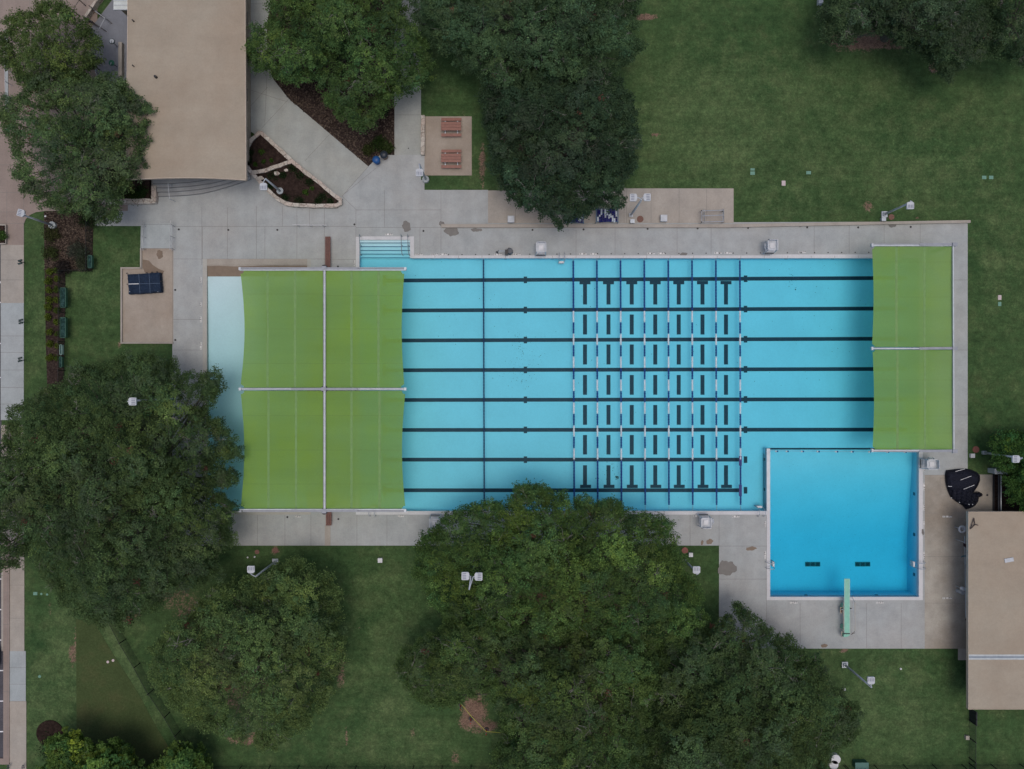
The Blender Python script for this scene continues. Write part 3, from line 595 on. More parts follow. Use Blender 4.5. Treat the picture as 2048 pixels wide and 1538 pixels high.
for y, g_ in ((539, -2.5), (778, 0), (1020, 2)):
    beam((480, y), (812, y), root, 'cross_tube', two=True) if y == 778 else beam((480, y + (1.2 if y < 600 else -1.2)), (812, y + (1.2 if y < 600 else -1.2)), root, 'edge_tube', .045)
    beam((478, y + g_), (813, y + g_), root, 'cantilever_arm', .07, z=CZ - .06, mat=mArm) if y != 778 else None
    beam((583, y + g_ * .8), (716, y + g_ * .8), root, 'bracket_arm', .085, z=CZ + .08, mat=mArm)
    mb = MB(); p = W(649, y + g_, CZ); mb.tube([Vector((p.x, p.y, 0)), Vector((p.x, p.y, CZ + .05))], .16, 16); mb.build('post', mGalv, root, True)
    mb = MB(); q_ = Vector((p.x, p.y, CZ + .03)); mb.tube([q_, q_ + Vector((0, 0, .05))], .30, 20, 0); mb.build('post_flange', mBlack, root)
    mb = MB(); mb.box(p.x - .2, p.x + .2, p.y - .15, p.y + .15, CZ + .1, CZ + .3); mb.box(p.x - .42, p.x - .21, p.y - .05, p.y + .05, CZ + .14, CZ + .22); mb.build('beam_clamp', mArm, root)
    for x in (481, 811):
        mb = MB(); c = W(x, y + g_ * .5, CZ); mb.box(c.x - .1, c.x + .1, c.y - .12, c.y + .12, CZ - .05, CZ + .2); mb.build('end_bracket', mGalv, root)
root = empty('shade_canopy', W(1907, 696), 'two-panel lime green shade canopy cantilevered over the right end of the lanes', 'shade canopy')
fabric(1744, 1904.5, 493, 694, root, (3, 0), (524, 594), (1793, 1849), ((1744, 493), (1744, 694)), 4)
fabric(1745, 1904.5, 699.5, 899, root, (3, 0), (760, 832, 866), (1795, 1850), ((1745, 699), (1745, 899)), 4)
beam((1905.5, 490), (1907, 903), root, 'ridge_beam', .05)
for y, g_ in ((491, -1.5), (697, 0), (900.5, 1.5)):
    beam((1743, y), (1907, y), root, 'edge_tube', .05)
    beam((1742, y + g_), (1909, y + g_), root, 'cantilever_arm', .08, z=CZ - .07, mat=mArm)
    beam((1838, y + g_), (1910, y + g_ - .8), root, 'bracket_arm', .1, z=CZ + .02, mat=mArm)
    mb = MB(); p = W(1909, y + g_, CZ); mb.tube([Vector((p.x, p.y, 0)), Vector((p.x, p.y, CZ + .05))], .15, 16); mb.build('post', mGalv, root, True)
    mb = MB(); mb.box(p.x - .3, p.x + .12, p.y - .15, p.y + .15, CZ + .1, CZ + .28); mb.build('beam_clamp', mArm, root)
    mb = MB(); mb.box(p.x - .3, p.x + .3, p.y - .3, p.y + .3, DK, DK + .1); mb.build('post_footing', mConc3, root)
    mb = MB(); c = W(1743, y, CZ); mb.box(c.x - .08, c.x + .08, c.y - .14, c.y + .14, CZ - .05, CZ + .2); mb.build('end_bracket', mGalv, root)
# ---------------------------------------------------------------- buildings
def roof_mat(name, c1, c2):
    m, nt_, b = NT(name); a = noise(nt_, .12, 5, .65, off=3); s = noise(nt_, .5, 6, .75, off=1); f = noise(nt_, 7, 5, .7); st = noise(nt_, .35, 5, .6, stretch=(.25, 1.5, 1), off=6)
    c = mix(nt_, ramp(nt_, a, [(.38, 0.), (.65, 1.)]), c1, c2); c = mix(nt_, 1., c, ramp(nt_, s, [(.3, .92), (.7, 1.06)]), 'MULTIPLY'); c = mix(nt_, 1., c, ramp(nt_, f, [(.3, .94), (.7, 1.06)]), 'MULTIPLY'); c = mix(nt_, 1., c, ramp(nt_, st, [(.3, .95), (.7, 1.05)]), 'MULTIPLY')
    nt_.links.new(c, b.inputs['Base Color']); b.inputs['Roughness'].default_value = .85; b.inputs['Specular IOR Level'].default_value = .2; bump(nt_, f, b, .3, .02); return m
mRoof = roof_mat('tan_roof', (.325, .27, .21), (.35, .31, .25)); mTrim = plain('roof_trim', (.44, .37, .30), .7); mWall = plain('buff_wall', (.3, .26, .21), .9, var=.15, scale=2)
mGlassD = plain('dark_glass', (.02, .025, .03), .1)
RH = 4.6
root = empty('entrance_building', W(372, 160), 'long flat tan-roofed building beside the upper plaza, its near edge slightly curved', 'building')
P = [(256, -140), (491, -140), (490.5, 0), (491, 180), (492, 360), (470, 358.5), (430, 356.5), (395, 355.5), (365, 355.3), (330, 356), (290, 357.3), (252.5, 358), (253.5, 200), (255.5, 60)]
mb = MB(); mb.prism([W(x, y, RH) for x, y in P], RH - .3, RH); mb.build('roof', mRoof, root)
mb = MB()
Q = [W(x, y, RH) for x, y in P]
for i in range(len(Q)):
    a, b = Q[i], Q[(i + 1) % len(Q)]; d = (b - a).normalized(); n = Vector((-d.y, d.x, 0)) * .03; mid = (a + b) / 2
    mb.obox(mid + Vector((0, 0, -.13)), (b - a) / 2, n, .16)
mb.build('roof_edge', mTrim, root)
w0, w1, wy0, wy1 = W(256, 0, RH).x + 1.2, W(490, 0, RH).x - 1.0, W(0, 356, RH).y + 2.2, W(0, -140, RH).y - 1
mb = MB()
for a in ((w0, w0 + .3, wy0, wy1), (w1 - .3, w1, wy0, wy1), (w0, w1, wy0, wy0 + .3), (w0, w1, wy1 - .3, wy1)): mb.box(*a, 0, RH - .3)
mb.build('wall', mWall, root)
for i in range(5):
    yy = wy0 + 2 + i * 3.4; mb = MB(); mb.box(w1 + .001, w1 + .06, yy, yy + 1.3, 1.0, 2.3); wf = mb.build('window', mTrim, root); mb = MB(); mb.box(w1 + .06, w1 + .075, yy + .08, yy + 1.22, 1.08, 2.22); mb.build('pane', mGlassD, wf)
for (x, y, s) in ((313, 155, .11), (268, 43, .06), (268, 133, .05)):
    mb = MB(); c = W(x, y, RH); mb.tube([c, c + Vector((0, 0, .3))], s, 8); mb.build('vent_pipe', mBlack, root)
root = empty('low_outbuilding', W(240, 5), 'small pale ribbed metal roof beside the tan-roofed building', 'roof')
mb = MB(); a = W(227, 20, 3.6); b = W(262, -80, 3.6); mb.box(a.x, b.x - 0, a.y, b.y, 3.5, 3.6); mb.build('roof_sheet', plain('pale_sheet', (.52, .56, .55), .5), root)
for y in (2, 11, 20, -8, -18, -28):
    mb = MB(); c = W(227, y, 3.6); mb.box(a.x, b.x, c.y, c.y + .05, 3.6, 3.64); mb.build('roof_rib', mOff, root)
mb = MB(); mb.box(a.x + .3, b.x, a.y + .3, b.y, 0, 3.5); mb.build('wall', mWall, root)
# right shed
RH2 = 3.1
root = empty('equipment_shed', W(2000, 1220), 'flat tan-roofed shed at the right edge with a pale bluish band across its roof', 'building')
def rr(x0, x1, y0, y1, z): a = W(x0, y1, z); b = W(x1, y0, z); return a.x, b.x, a.y, b.y
mb = MB(); mb.box(*rr(1937, 2200, 1024, 1309, RH2), RH2 - .25, RH2); mb.box(*rr(1937, 2200, 1319.5, 1418, RH2), RH2 - .25, RH2); mb.build('roof', mRoof, root)
mBand = plain('roof_band', (.42, .46, .48), .5); mBand2 = plain('roof_gutter', (.20, .24, .29), .5)
mb = MB(); mb.box(*rr(1937, 2200, 1309, 1319.5, RH2), RH2 - .25, RH2 - .01, 0); mb.box(*rr(1937.2, 2200, 1312.5, 1316, RH2), RH2 - .01, RH2 - .004, 1); mb.build('roof_gutter', [mBand, mBand2], root)
x0, x1, y0, y1 = rr(1937, 2200, 1024, 1418, RH2)
mb = MB(); mb.box(x0 - .03, x0, y0 - .03, y1 + .03, RH2 - .3, RH2 + .03); mb.box(x0, x1, y0 - .03, y0, RH2 - .3, RH2 + .03); mb.box(x0, x1, y1, y1 + .03, RH2 - .3, RH2 + .03); mb.build('roof_edge', mTrim, root)
mb = MB()
for a in ((x0 + 1.55, x0 + 1.8, y0 + 1.2, y1 - 1.4), (x0 + 1.8, x1 - 1, y0 + 1.2, y0 + 1.45), (x0 + 1.8, x1 - 1, y1 - 1.65, y1 - 1.4)): mb.box(*a, 0, RH2 - .25)
mb.build('wall', mWall, root)
mDk = plain('dark_rod', (.035, .02, .02), .6)
o = empty('roof_aerial', W(1948, 1047, RH2), 'thin dark tripod aerial lying on the shed roof corner', 'aerial')
for a, b in (((1948, 1036), (1941, 1058)), ((1941, 1058), (1950, 1049)), ((1948, 1036), (1950, 1049)), ((1950, 1049), (1956.5, 1050.5)), ((1950, 1049), (1946, 1052))):
    mb = MB(); mb.tube([W(*a, RH2 + .12), W(*b, RH2 + .12)], .035, 6); mb.build('rod', mDk, o)
mb = MB(); a = W(2010, 1125, RH2); c = W(2017.5, 1119.8, RH2); mb.obox(c + Vector((0, 0, .04)), Vector((.38, .07, 0)), Vector((-.03, .17, 0)), .03); o = mb.build('roof_board', mOff); tag(o, 'small pale rectangular board lying on the shed roof', 'board')
# steps up to the entrance building
mSt = concrete('step_concrete', (.31, .325, .335), (.30, .29, .27), .5, off=33); mNose = plain('step_nosing', (.13, .135, .145), .8)
curves = [[(312, 394), (345, 393.5), (380, 391.5), (405, 388.5), (430, 383), (455, 376), (480, 368), (503, 360)], [(312, 386.5), (345, 386), (380, 383.5), (405, 380.5), (430, 376), (455, 370), (480, 362.5), (500, 355)],
          [(312, 379), (345, 378.5), (380, 376), (405, 373), (430, 369), (455, 363.5), (475, 357), (497, 350)], [(312, 371.5), (345, 371.3), (380, 369), (405, 366), (430, 361.5), (455, 356.5), (475, 352), (495, 345)]]
for k, cv in enumerate(curves):
    z = DK + .15 * (k + 1); mb = MB(); mb.prism([W(x, y) for x, y in cv + [(493, 320), (312, 320)]], 0, z)
    for i in range(len(cv) - 1):
        a, b = W(*cv[i]), W(*cv[i + 1]); n = Vector((0, .045, 0)); mb.face([(a.x, a.y + .0, z + .003), (b.x, b.y, z + .003), (b.x, b.y + .05, z + .003), (a.x, a.y + .05, z + .003)], 1)
    struct(mb.build('stair_step', [mSt, mNose]))
def rail(name, pts, label, cat, posts=(), h=.9, r=.022, mat=None):
    root = empty(name, W(*pts[0]), label, cat); mb = MB(); mb.tube([W(x, y) + Vector((0, 0, h)) for x, y in pts], r, 6); mb.build('top_rail', mat or mSteel, root)
    for (x, y) in posts: mb = MB(); p = W(x, y); mb.tube([(p.x, p.y, DK), (p.x, p.y, h)], r, 6); mb.build('post', mat or mSteel, root)
    return root
mDkR = plain('dull_rail', (.13, .17, .20), .4, .5)
def pW(x, y, z): return W(x, y, z)
def railI(name, label, cat, ptsI, h, posts, r=.022, mat=None, z0=DK, mid=False):
    """ptsI: plan points read on the rail itself (height h)"""
    root = empty(name, W(ptsI[0][0], ptsI[0][1], h) * 1, label, cat); root.location.z = z0
    mb = MB(); mb.tube([W(x, y, h) for x, y in ptsI], r, 6); mb.build('top_rail', mat or mSteel, root)
    if mid: mb = MB(); P = [W(x, y, h) for x, y in ptsI]; mb.tube([(p.x, p.y, h * .55) for p in P], r * .8, 6); mb.build('mid_rail', mat or mSteel, root)
    for (x, y) in posts: mb = MB(); p = W(x, y, h); mb.tube([(p.x, p.y, z0 - .9 if z0 < 0 else 0), (p.x, p.y, h)], r * .95, 6); mb.build('post', mat or mSteel, root)
    return root
railI('handrail', 'steel handrail running down the stepped terrace beside the stone planter', 'handrail', [(336, 367), (339, 398)], 1.3, [(336, 367), (339, 397)], .03, mOff)
railI('handrail', 'steel handrail along the left side of the short ramp', 'handrail', [(282.5, 441), (282, 470), (281.5, 500)], .95, [(282.5, 449), (282, 472), (281.5, 496)], .03, mid=True)
railI('handrail', 'steel handrail along the right side of the short ramp', 'handrail', [(341, 441), (340.5, 470), (340, 500)], .95, [(341, 449), (340.5, 472), (340, 496)], .03, mid=True)
railI('handrail', 'short low steel rail on the plaza joint above the timber bench', 'handrail', [(585, 449.5), (654, 450.5)], .9, [(594, 449.5), (619, 450), (645, 450.3)], .03)
railI('handrail', 'steel handrail on the left wall of the pool entry steps', 'handrail', [(718.5, 468), (719.5, 490), (720.5, 508), (722.5, 511)], .85, [(718.5, 470), (720, 489), (720.5, 508)], .03, mDkR)
railI('handrail', 'middle steel handrail standing in the pool entry steps', 'handrail', [(802, 468), (803, 500), (804, 508), (806.5, 511)], .85, [(802, 470), (802.8, 489), (804, 508)], .03, mDkR)
railI('handrail', 'right-hand steel handrail of the pool entry steps', 'handrail', [(815, 468), (816.5, 500), (817.5, 508), (819, 511)], .85, [(815, 470), (816, 489), (817.5, 508)], .03, mDkR)
# stone walls and planters
def stone_wall(name, path, wd_, h, label, cat='planter wall', closed=False, mat=None):
    rs_ = random.Random(len(path) * 7 + int(path[0][0])); pts = []
    n = len(path)
    for i in range(n if closed else n - 1):
        a, b = path[i], path[(i + 1) % n]; L = math.dist(a, b); m_ = max(1, int(L / 7))
        for k in range(m_): pts.append((a[0] + (b[0] - a[0]) * k / m_, a[1] + (b[1] - a[1]) * k / m_))
    if not closed: pts.append(path[-1])
    N = len(pts); Lp = []; Rp = []
    for i in range(N):
        a = pts[(i - 1) % N] if (closed or i) else pts[0]; b = pts[(i + 1) % N] if (closed or i < N - 1) else pts[-1]
        dx, dy = b[0] - a[0], b[1] - a[1]; l = math.hypot(dx, dy) or 1; nx_, ny_ = -dy / l, dx / l; j = rs_.uniform(-.6, .6); j2 = rs_.uniform(-.6, .6)
        Lp.append((pts[i][0] + nx_ * (wd_ / 2 + j), pts[i][1] + ny_ * (wd_ / 2 + j))); Rp.append((pts[i][0] - nx_ * (wd_ / 2 + j2), pts[i][1] - ny_ * (wd_ / 2 + j2)))
    mb = MB(); hs = [h + rs_.uniform(-.02, .02) for _ in range(N)]
    def P(q, z): p = W(q[0], q[1], h); return (p.x, p.y, z)
    for i in range(N if closed else N - 1):
        j = (i + 1) % N
        mb.face([P(Lp[i], hs[i]), P(Lp[j], hs[j]), P(Rp[j], hs[j]), P(Rp[i], hs[i])]); mb.face([P(Lp[i], hs[i]), P(Lp[i], 0), P(Lp[j], 0), P(Lp[j], hs[j])]); mb.face([P(Rp[j], hs[j]), P(Rp[j], 0), P(Rp[i], 0), P(Rp[i], hs[i])])
    if not closed:
        for i in (0, N - 1): mb.face([P(Lp[i], hs[i]), P(Rp[i], hs[i]), P(Rp[i], 0), P(Lp[i], 0)])
    o = mb.build(name, mat or mStone); tag(o, label, cat); return o
stone_wall('planter_wall', [(520, 263), (537, 278), (560, 300), (584, 322), (610, 344), (640, 366), (664, 387), (680, 399), (681, 407), (672, 411), (630, 411.5), (590, 410), (572, 407), (556, 398), (540, 384), (524, 368), (506, 348), (494, 334), (490, 318), (492, 298), (502, 280), (520, 263)], 7.5, .45, 'low pale limestone wall ringing the teardrop planter beside the garden path')
stone_wall('planter_wall', [(586, 321), (560, 330), (530, 341), (500, 345)], 7.5, .47, 'short limestone cross wall dividing the teardrop planter into two beds')
stone_wall('planter_wall', [(204, 402), (307, 402), (307, 371)], 10, .55, 'L-shaped limestone planter wall at the foot of the curved steps')
stone_wall('garden_wall', [(845.5, 230), (845.5, 309)], 7.5, .5, 'straight limestone block wall on the left side of the picnic pad', 'wall')
stone_wall('planter_wall', [(-60, 449.5), (11, 449.5), (11, 487), (-60, 487)], 2.2, .3, 'thin pale stone edging round the small planter at the left edge', mat=mTan2)
def bed(name, poly, mat, z, label=None):
    mb = MB(); mb.prism([W(*p) for p in poly], -.05, z); o = mb.build(name, mat); return struct(o)
bed('planter_soil', [(520, 268), (583, 323), (530, 340), (505, 343), (495, 330), (493, 312), (496, 296)], mSoil, .33)
bed('planter_soil', [(586, 326), (640, 368), (678, 401), (672, 408), (590, 407), (560, 398), (525, 364), (506, 346), (530, 343)], mSoil, .32)
bed('planter_soil', [(190, 340), (303, 340), (303, 398), (190, 398)], mSoil, .4)
bed('planter_soil', [(-60, 450), (10.5, 450), (10.5, 486), (-60, 486)], mSoil, .2)
bed('mulch_bed', [(545, -120), (545, 0), (536, 35), (534, 80), (536, 128), (548, 160), (578, 198), (737, 333), (760, 310), (789, 310), (789, -120)], mMulch, .035)
bed('mulch_bed', [(88, 424), (110, 421), (187, 421), (185, 541), (131, 542), (131, 600), (127, 780), (95, 780), (92, 690), (90, 560)], mMulch, .03)
mb = MB(); mb.prism([W(100 + 27 * math.cos(t * .26), 1466 + 26 * math.sin(t * .26)) for t in range(24)], -.05, .06); struct(mb.build('mulch_ring', mSoil))
mb = MB(); mb.box(gx(883), gx(1468), gy(456), gy(449.5), 0, .26); mb.prism([W(1468, 449.3), W(1938, 441.3), W(1938, 446.6), W(1468, 455.6)], 0, .26); o = mb.build('low_kerb_wall', mTan2); tag(o, 'long low tan concrete kerb wall along the top of the north pool deck', 'kerb wall')
mb = MB()
for a in ((243, 283, 535, 538), (243, 246, 535, 687), (243, 347, 684.5, 687.5), (282, 285, 497, 538)): mb.box(gx(a[0]), gx(a[1]), gy(a[2]), gy(a[3]), 0, .2 if a[2] != 535 or a[1] == 283 else .198)
o = mb.build('pad_kerb', mTan2); tag(o, 'pale raised concrete kerb round the tan concrete pad with the covered table', 'kerb')
mb = MB(); mb.box(gx(650), gx(661), gy(1091), gy(1051), 0, .06); o = mb.build('low_plinth', mTan2); tag(o, 'pale concrete strip below the lower timber bench', 'plinth')
# ---------------------------------------------------------------- timber benches
def bench(label, x0, x1, y0, y1):
    root = empty('timber_bench', W((x0 + x1) / 2, (y0 + y1) / 2), label, 'bench', 'long dark timber benches crossing the deck')
    for k in range(3):
        mb = MB(); a = x0 + (x1 - x0) * k / 3; b = x0 + (x1 - x0) * (k + 1) / 3; mb.box(W(a + .25, 0, .45).x, W(b - .15, 0, .45).x, W(0, y1, .45).y, W(0, y0, .45).y, .40, .45); mb.build('plank', mBrownW, root)
    for y in ((y0 + y1) / 2, y0 + 5, y1 - 5): mb = MB(); mb.box(gx(x0 + 2) * .993, gx(x1 - 2) * .993, gy(y) - .06, gy(y) + .06, DK, .40); mb.build('leg', mBrownW, root)
bench('long dark red-brown timber bench on the deck above the left canopy', 650, 661, 473, 548)
bench('dark red-brown timber bench on the south deck below the left canopy', 651.5, 663, 1010, 1051)
# ---------------------------------------------------------------- picnic tables
def picnic(x, y, label):
    root = empty('picnic_table', W(x, y), label, 'picnic table', 'recycled plank picnic tables'); c = W(x, y, .75)
    hwid = .9
    for k in range(3): mb = MB(); yy = .26 - .26 * k; mb.box(-hwid, hwid, yy - .122, yy + .122, .71, .75); t = mb.build('table_plank', mRedW); t.parent = root
    for s in (1, -1): mb = MB(); mb.box(-hwid, hwid, s * .70 - .13, s * .70 + .13, .42, .46); t = mb.build('seat_plank', mRedW); t.parent = root
    for s in (-.55, .55):
        mb = MB(); mb.box(s - .04, s + .04, -.78, .78, .37, .42); mb.box(s - .04, s + .04, -.4, .4, .66, .71)
        for q in (-1, 1): mb.tube([(s, q * .28, .68), (s, q * .62, .02)], .035, 6)
        t = mb.build('frame', mGalv); t.parent = root
    return root
t0 = picnic(903.5, 257.5, 'upper red-brown plank picnic table on the tan pad'); dup(t0, W(903.5, 320.5), 'lower red-brown plank picnic table on the tan pad')
# ---------------------------------------------------------------- bins
def bin_(x, y, mat, lid, label):
    root = empty('litter_bin', W(x, y), label, 'bin'); mb = MB(); mb.tube([(0, 0, .03), (0, 0, .12), (0, 0, .8)], [.25, .27, .33], 20); t = mb.build('barrel', mat, None, True); t.parent = root
    mb = MB(); mb.tube([(0, 0, .8), (0, 0, .86), (0, 0, .98), (0, 0, 1.03)], [.35, .35, .26, .1], 20); t = mb.build('lid', lid, None, True); t.parent = root
    mb = MB(); mb.box(-.1, .1, .12, .3, .84, .93); t = mb.build('lid_flap', mBlack); t.parent = root
bin_(755.5, 324.5, plain('bin_blue', (.012, .055, .18), .5), mBlueP, 'round blue recycling bin with domed lid at the mulch bed tip')
bin_(770.5, 314.5, plain('bin_brown', (.12, .09, .075), .7), plain('bin_lid', (.02, .028, .04), .4), 'round brown bin with dark domed lid beside the blue bin')
# ---------------------------------------------------------------- lamp posts
def lamp(label, base, heads, h=5.5, basemat=None, plinth='round', pr=.24):
    """heads: (px, py, dirx, diry) image centre of each lamp head and which way its arm leaves the pole"""
    root = empty('lamp_post', W(*base), label, 'lamp post', 'pool floodlight posts'); b = W(*base)
    mb = MB(); mb.tube([(b.x, b.y, 0), (b.x, b.y, h * .5), (b.x, b.y, h)], [.11, .09, .07], 12); mb.build('pole', mGalv, root, True)
    mb = MB()
    if plinth == 'round': mb.tube([(b.x, b.y, 0), (b.x, b.y, .35), (b.x, b.y, .36)], [pr * 1.25, pr * 1.25, pr * 1.15], 20)
    elif plinth == 'square': mb.box(b.x - .26, b.x + .26, b.y - .26, b.y + .26, 0, .12)
    else: mb.box(b.x - .14, b.x + .14, b.y - .14, b.y + .14, 0, .14)
    mb.build('plinth', mConc3 if plinth == 'round' else mGalv, root)
    if plinth != 'round': mb = MB(); mb.box(b.x - .16, b.x + .16, b.y - .16, b.y + .16, .12, .3); mb.build('base_cover', mGalv, root)
    for hd_ in heads:
        hx, hy = hd_[:2]; c = W(hx, hy, h + .05); d = Vector((hd_[2], -hd_[3], 0)).normalized(); n = Vector((-d.y, d.x, 0))
        mb = MB(); q = Vector((c.x, c.y, h + .05)) - d * .28; mb.tube([(b.x, b.y, h - .02), (b.x, b.y, h + .05), tuple(q - d * .12), tuple(q)], .04, 8); mb.build('arm', mGalv, root)
        mb = MB(); s = .30; mid = Vector((c.x, c.y, h + .05))
        P = [mid - d * s - n * s * .55, mid - d * s * .7 - n * s, mid + d * s * .85 - n * s, mid + d * s - n * s * .85, mid + d * s + n * s * .85, mid + d * s * .85 + n * s, mid - d * s * .7 + n * s, mid - d * s + n * s * .55]
        mb.prism([(p.x, p.y) for p in P], h - .06, h + .10); hd = mb.build('lamp_head', mOff, root)
        for k in range(4):
            mb = MB(); q = mid + d * .08 + n * (-.2 + .133 * k); mb.obox(Vector((q.x, q.y, h + .105)), d * .14, n * .034, .006); mb.build('vent_slot', mSlot, hd)
lamp('single floodlight post in the mulch bed by the left sidewalk', (108, 451.5), [(42, 426, -1, -.28)], 4.6, pr=.26)
lamp('single floodlight post standing in the stone planter', (562, 383.5), [(527, 373, 0, 1)], 4.5, pr=.24)
lamp('single floodlight post at the corner of the picnic pad', (852, 360), [(839, 345, 0, 1)], 5.2, pr=.24)
lamp('two-headed floodlight post on the pale tan deck by the metal cabinets', (1261, 431), [(1267, 395, -1, 0), (1294, 394.5, 1, 0)], 6.1, plinth='small')
lamp('single floodlight post behind the kerb wall above the right canopy', (1768, 429), [(1820.5, 411, 0, 1)], 5.0, plinth='square')
lamp('single floodlight post by the small leafy tree at the right edge', (1966, 905), [(2032, 918, -1, 0)], 5.5, plinth='small')
lamp('single floodlight post on the lawn below the diving board deck', (1689, 1329), [(1742, 1361, 0, -1)], 5.4, plinth='square')
lamp('single floodlight post below the south deck of the wading pool', (551, 1123), [(502, 1139, 0, -1)], 5.6, plinth='square')
lamp('single floodlight post half hidden by the central oak near the diving well', (1368, 1119), [(1393, 1140, 0, -1)], 5.4, plinth='small')
lamp('two-headed floodlight rising through the central oak crown', (951, 1118), [(931, 1152, -1, 0), (957, 1153, 1, 0)], 10.6, plinth='small')
lamp('single floodlight rising through the big left oak crown', (368, 797), [(265, 803, 1, 0)], 9.9, plinth='small')
# ---------------------------------------------------------------- lifeguard stands
def guard(x, y, rz, label):
    root = empty('lifeguard_stand', W(x, y), label, 'lifeguard chair', 'white lifeguard stands along the deck')
    z = 1.55
    def part(nm_, fn, mat, par=None):
        mb = MB(); fn(mb); t = mb.build(nm_, mat); t.parent = par or root; return t
    for sx in (-1, 1):
        for sy in (-1, 1): part('leg', lambda m: m.tube([(sx * .46, sy * .52, .03), (sx * .38, sy * .40, z + .3)], .028, 8), mGalv)
    part('platform', lambda m: m.box(-.42, .42, -.44, .44, .95, .99), mWhite)
    part('seat_base', lambda m: m.box(-.42, .42, -.42, .40, z - .04, z), mOff)
    part('seat', lambda m: m.box(-.2, .2, -.20, .2, z, z + .06), mWhite)
    for s in (-1, 1): part('arm_rest', lambda m: m.box(s * .42 - .04, s * .42 + .04, -.40, .40, z + .22, z + .26), mOff)
    part('backrest', lambda m: m.box(-.38, .38, -.46, -.43, z, z + .5), mWhite)
    part('foot_bar', lambda m: m.tube([(-.40, .55, .75), (.40, .55, .75)], .04, 8), mBlack)
    part('back_bar', lambda m: m.tube([(-.38, -.50, z + .1), (.38, -.50, z + .1)], .04, 8), mBlack)
    for k in range(3): part('rung', lambda m: m.tube([(-.43, .5, .25 + .25 * k), (.43, .5, .25 + .25 * k)], .02, 6), mGalv)
    root.rotation_euler = (0, 0, rz); return root
def gpos(x, y): return W(x, y, 1.4) * 1
def at0(x, y, z): p = W(x, y, z); return Vector((p.x, p.y, DK))
g0 = guard(0, 0, math.pi, 'white lifeguard stand on the north deck beside the pool lift'); g0.location = at0(1082, 496, 1.4)
g1 = dup(g0, at0(1543, 492, 1.4), 'white lifeguard stand on the north deck with a bag hung on its left side', math.pi)
g2 = dup(g0, at0(1861, 928, 1.4), 'white lifeguard stand on the east deck below the right canopy', math.pi / 2 + .02)
g3 = dup(g0, at0(869.5, 1045, 1.4), 'white lifeguard stand on the south deck beside the central oak', 0)
g4 = dup(g0, at0(1410.5, 1044, 1.4), 'white lifeguard stand on the south deck left of the diving well', 0)
def bag(x, y, z, label, rz=0):
    mb = MB(); c = W(x, y, z); N = 10; pts = []; rad = []
    for k in range(N + 1): pts.append((c.x + .05 * math.sin(k * 1.3), c.y + .28 - .56 * k / N, c.z + .03 * math.sin(k * 2.1))); rad.append(.03 + .10 * math.sin(math.pi * k / N) * (1 + .2 * math.sin(k * 3)))
    if rz: pts = [(c.x + (p[1] - c.y), c.y + (p[0] - c.x), p[2]) for p in pts]
    mb.tube(pts, rad, 10); o = mb.build('rescue_bag', mOff, None, True); tag(o, label, 'bag')
bag(1531, 491, 1.2, 'pale bag hanging on the left side of a lifeguard stand'); bag(1425, 1043, 1.2, 'pale rolled pouch on the right side of the southern lifeguard stand'); bag(1862, 917, 1.2, 'white pouch on the upper side of the east lifeguard stand', 1)
# ---------------------------------------------------------------- ladders
def ladder(x, y, rz, label, wdt=.5, into=.35):
    root = empty('pool_ladder', W(x, y) + Vector((0, 0, DK)), label, 'pool ladder', 'steel pool ladders')
    for s in (-1, 1):
        mb = MB(); sx = s * wdt / 2; P = [(sx, -.45, .03)] + [(sx, -.45 + (.45 + into) * (1 - math.cos(t)) / 2, .75 * math.sin(t)) for t in [math.pi * k / 8 for k in range(1, 7)]] + [(sx, into, .0), (sx, into, -.9)]
        mb.tube(P, .032, 8); t = mb.build('grab_rail', mGalv); t.parent = root
    for k in range(3): mb = MB(); mb.box(-wdt / 2, wdt / 2, into - .08, into + .08, -.16 - .28 * k, -.12 - .28 * k); t = mb.build('step', mWhite); t.parent = root
    root.rotation_euler = (0, 0, rz); return root
l0 = ladder(1123, 516, math.pi, 'steel pool ladder on the north edge right of the pool lift')
dup(l0, W(1520, 1022) + Vector((0, 0, DK)), 'steel pool ladder on the south edge beside the grey bulkhead', 0)
dup(l0, W(1540, 1129) + Vector((0, 0, DK)), 'steel pool ladder on the left side of the diving well', -math.pi / 2)
dup(l0, W(1837, 1129) + Vector((0, 0, DK)), 'steel pool ladder on the right side of the diving well', math.pi / 2)
dup(l0, W(746, 1022) + Vector((0, 0, DK)), 'steel pool ladder on the south edge under the left canopy', 0)
# ---------------------------------------------------------------- diving board
root = empty('diving_board', W(1693, 1235), 'pale mint diving board on its stand reaching over the diving well', 'diving board')
mMint = plain('mint_board', (.22, .50, .40), .6, var=.08); mMint2 = plain('mint_edge', (.45, .62, .55), .5); ZB = 1.0
mb = MB(); a = W(1688.6, 1266, ZB); b = W(1699.8, 1157.5, ZB); mb.box(a.x, b.x, a.y, b.y, ZB - .05, ZB, 0); mb.box(a.x, a.x + .03, a.y, b.y, ZB, ZB + .012, 1); mb.box(b.x - .03, b.x, a.y, b.y, ZB, ZB + .012, 1); mb.build('board', [mMint, mMint2], root)
mb = MB(); c = W(1694, 1270, ZB); mb.prism([W(1688, 1268, .9), W(1700, 1268, .9), W(1699, 1271, .9), W(1695, 1273.5, .9), W(1687, 1274, .9)], .5, .9); mb.build('anchor_block', mMint, root)
mb = MB(); mb.box(a.x - .02, b.x + .02, a.y - .1, a.y - .02, ZB - .06, ZB - .0); mb.build('hinge_bar', mBlack, root)
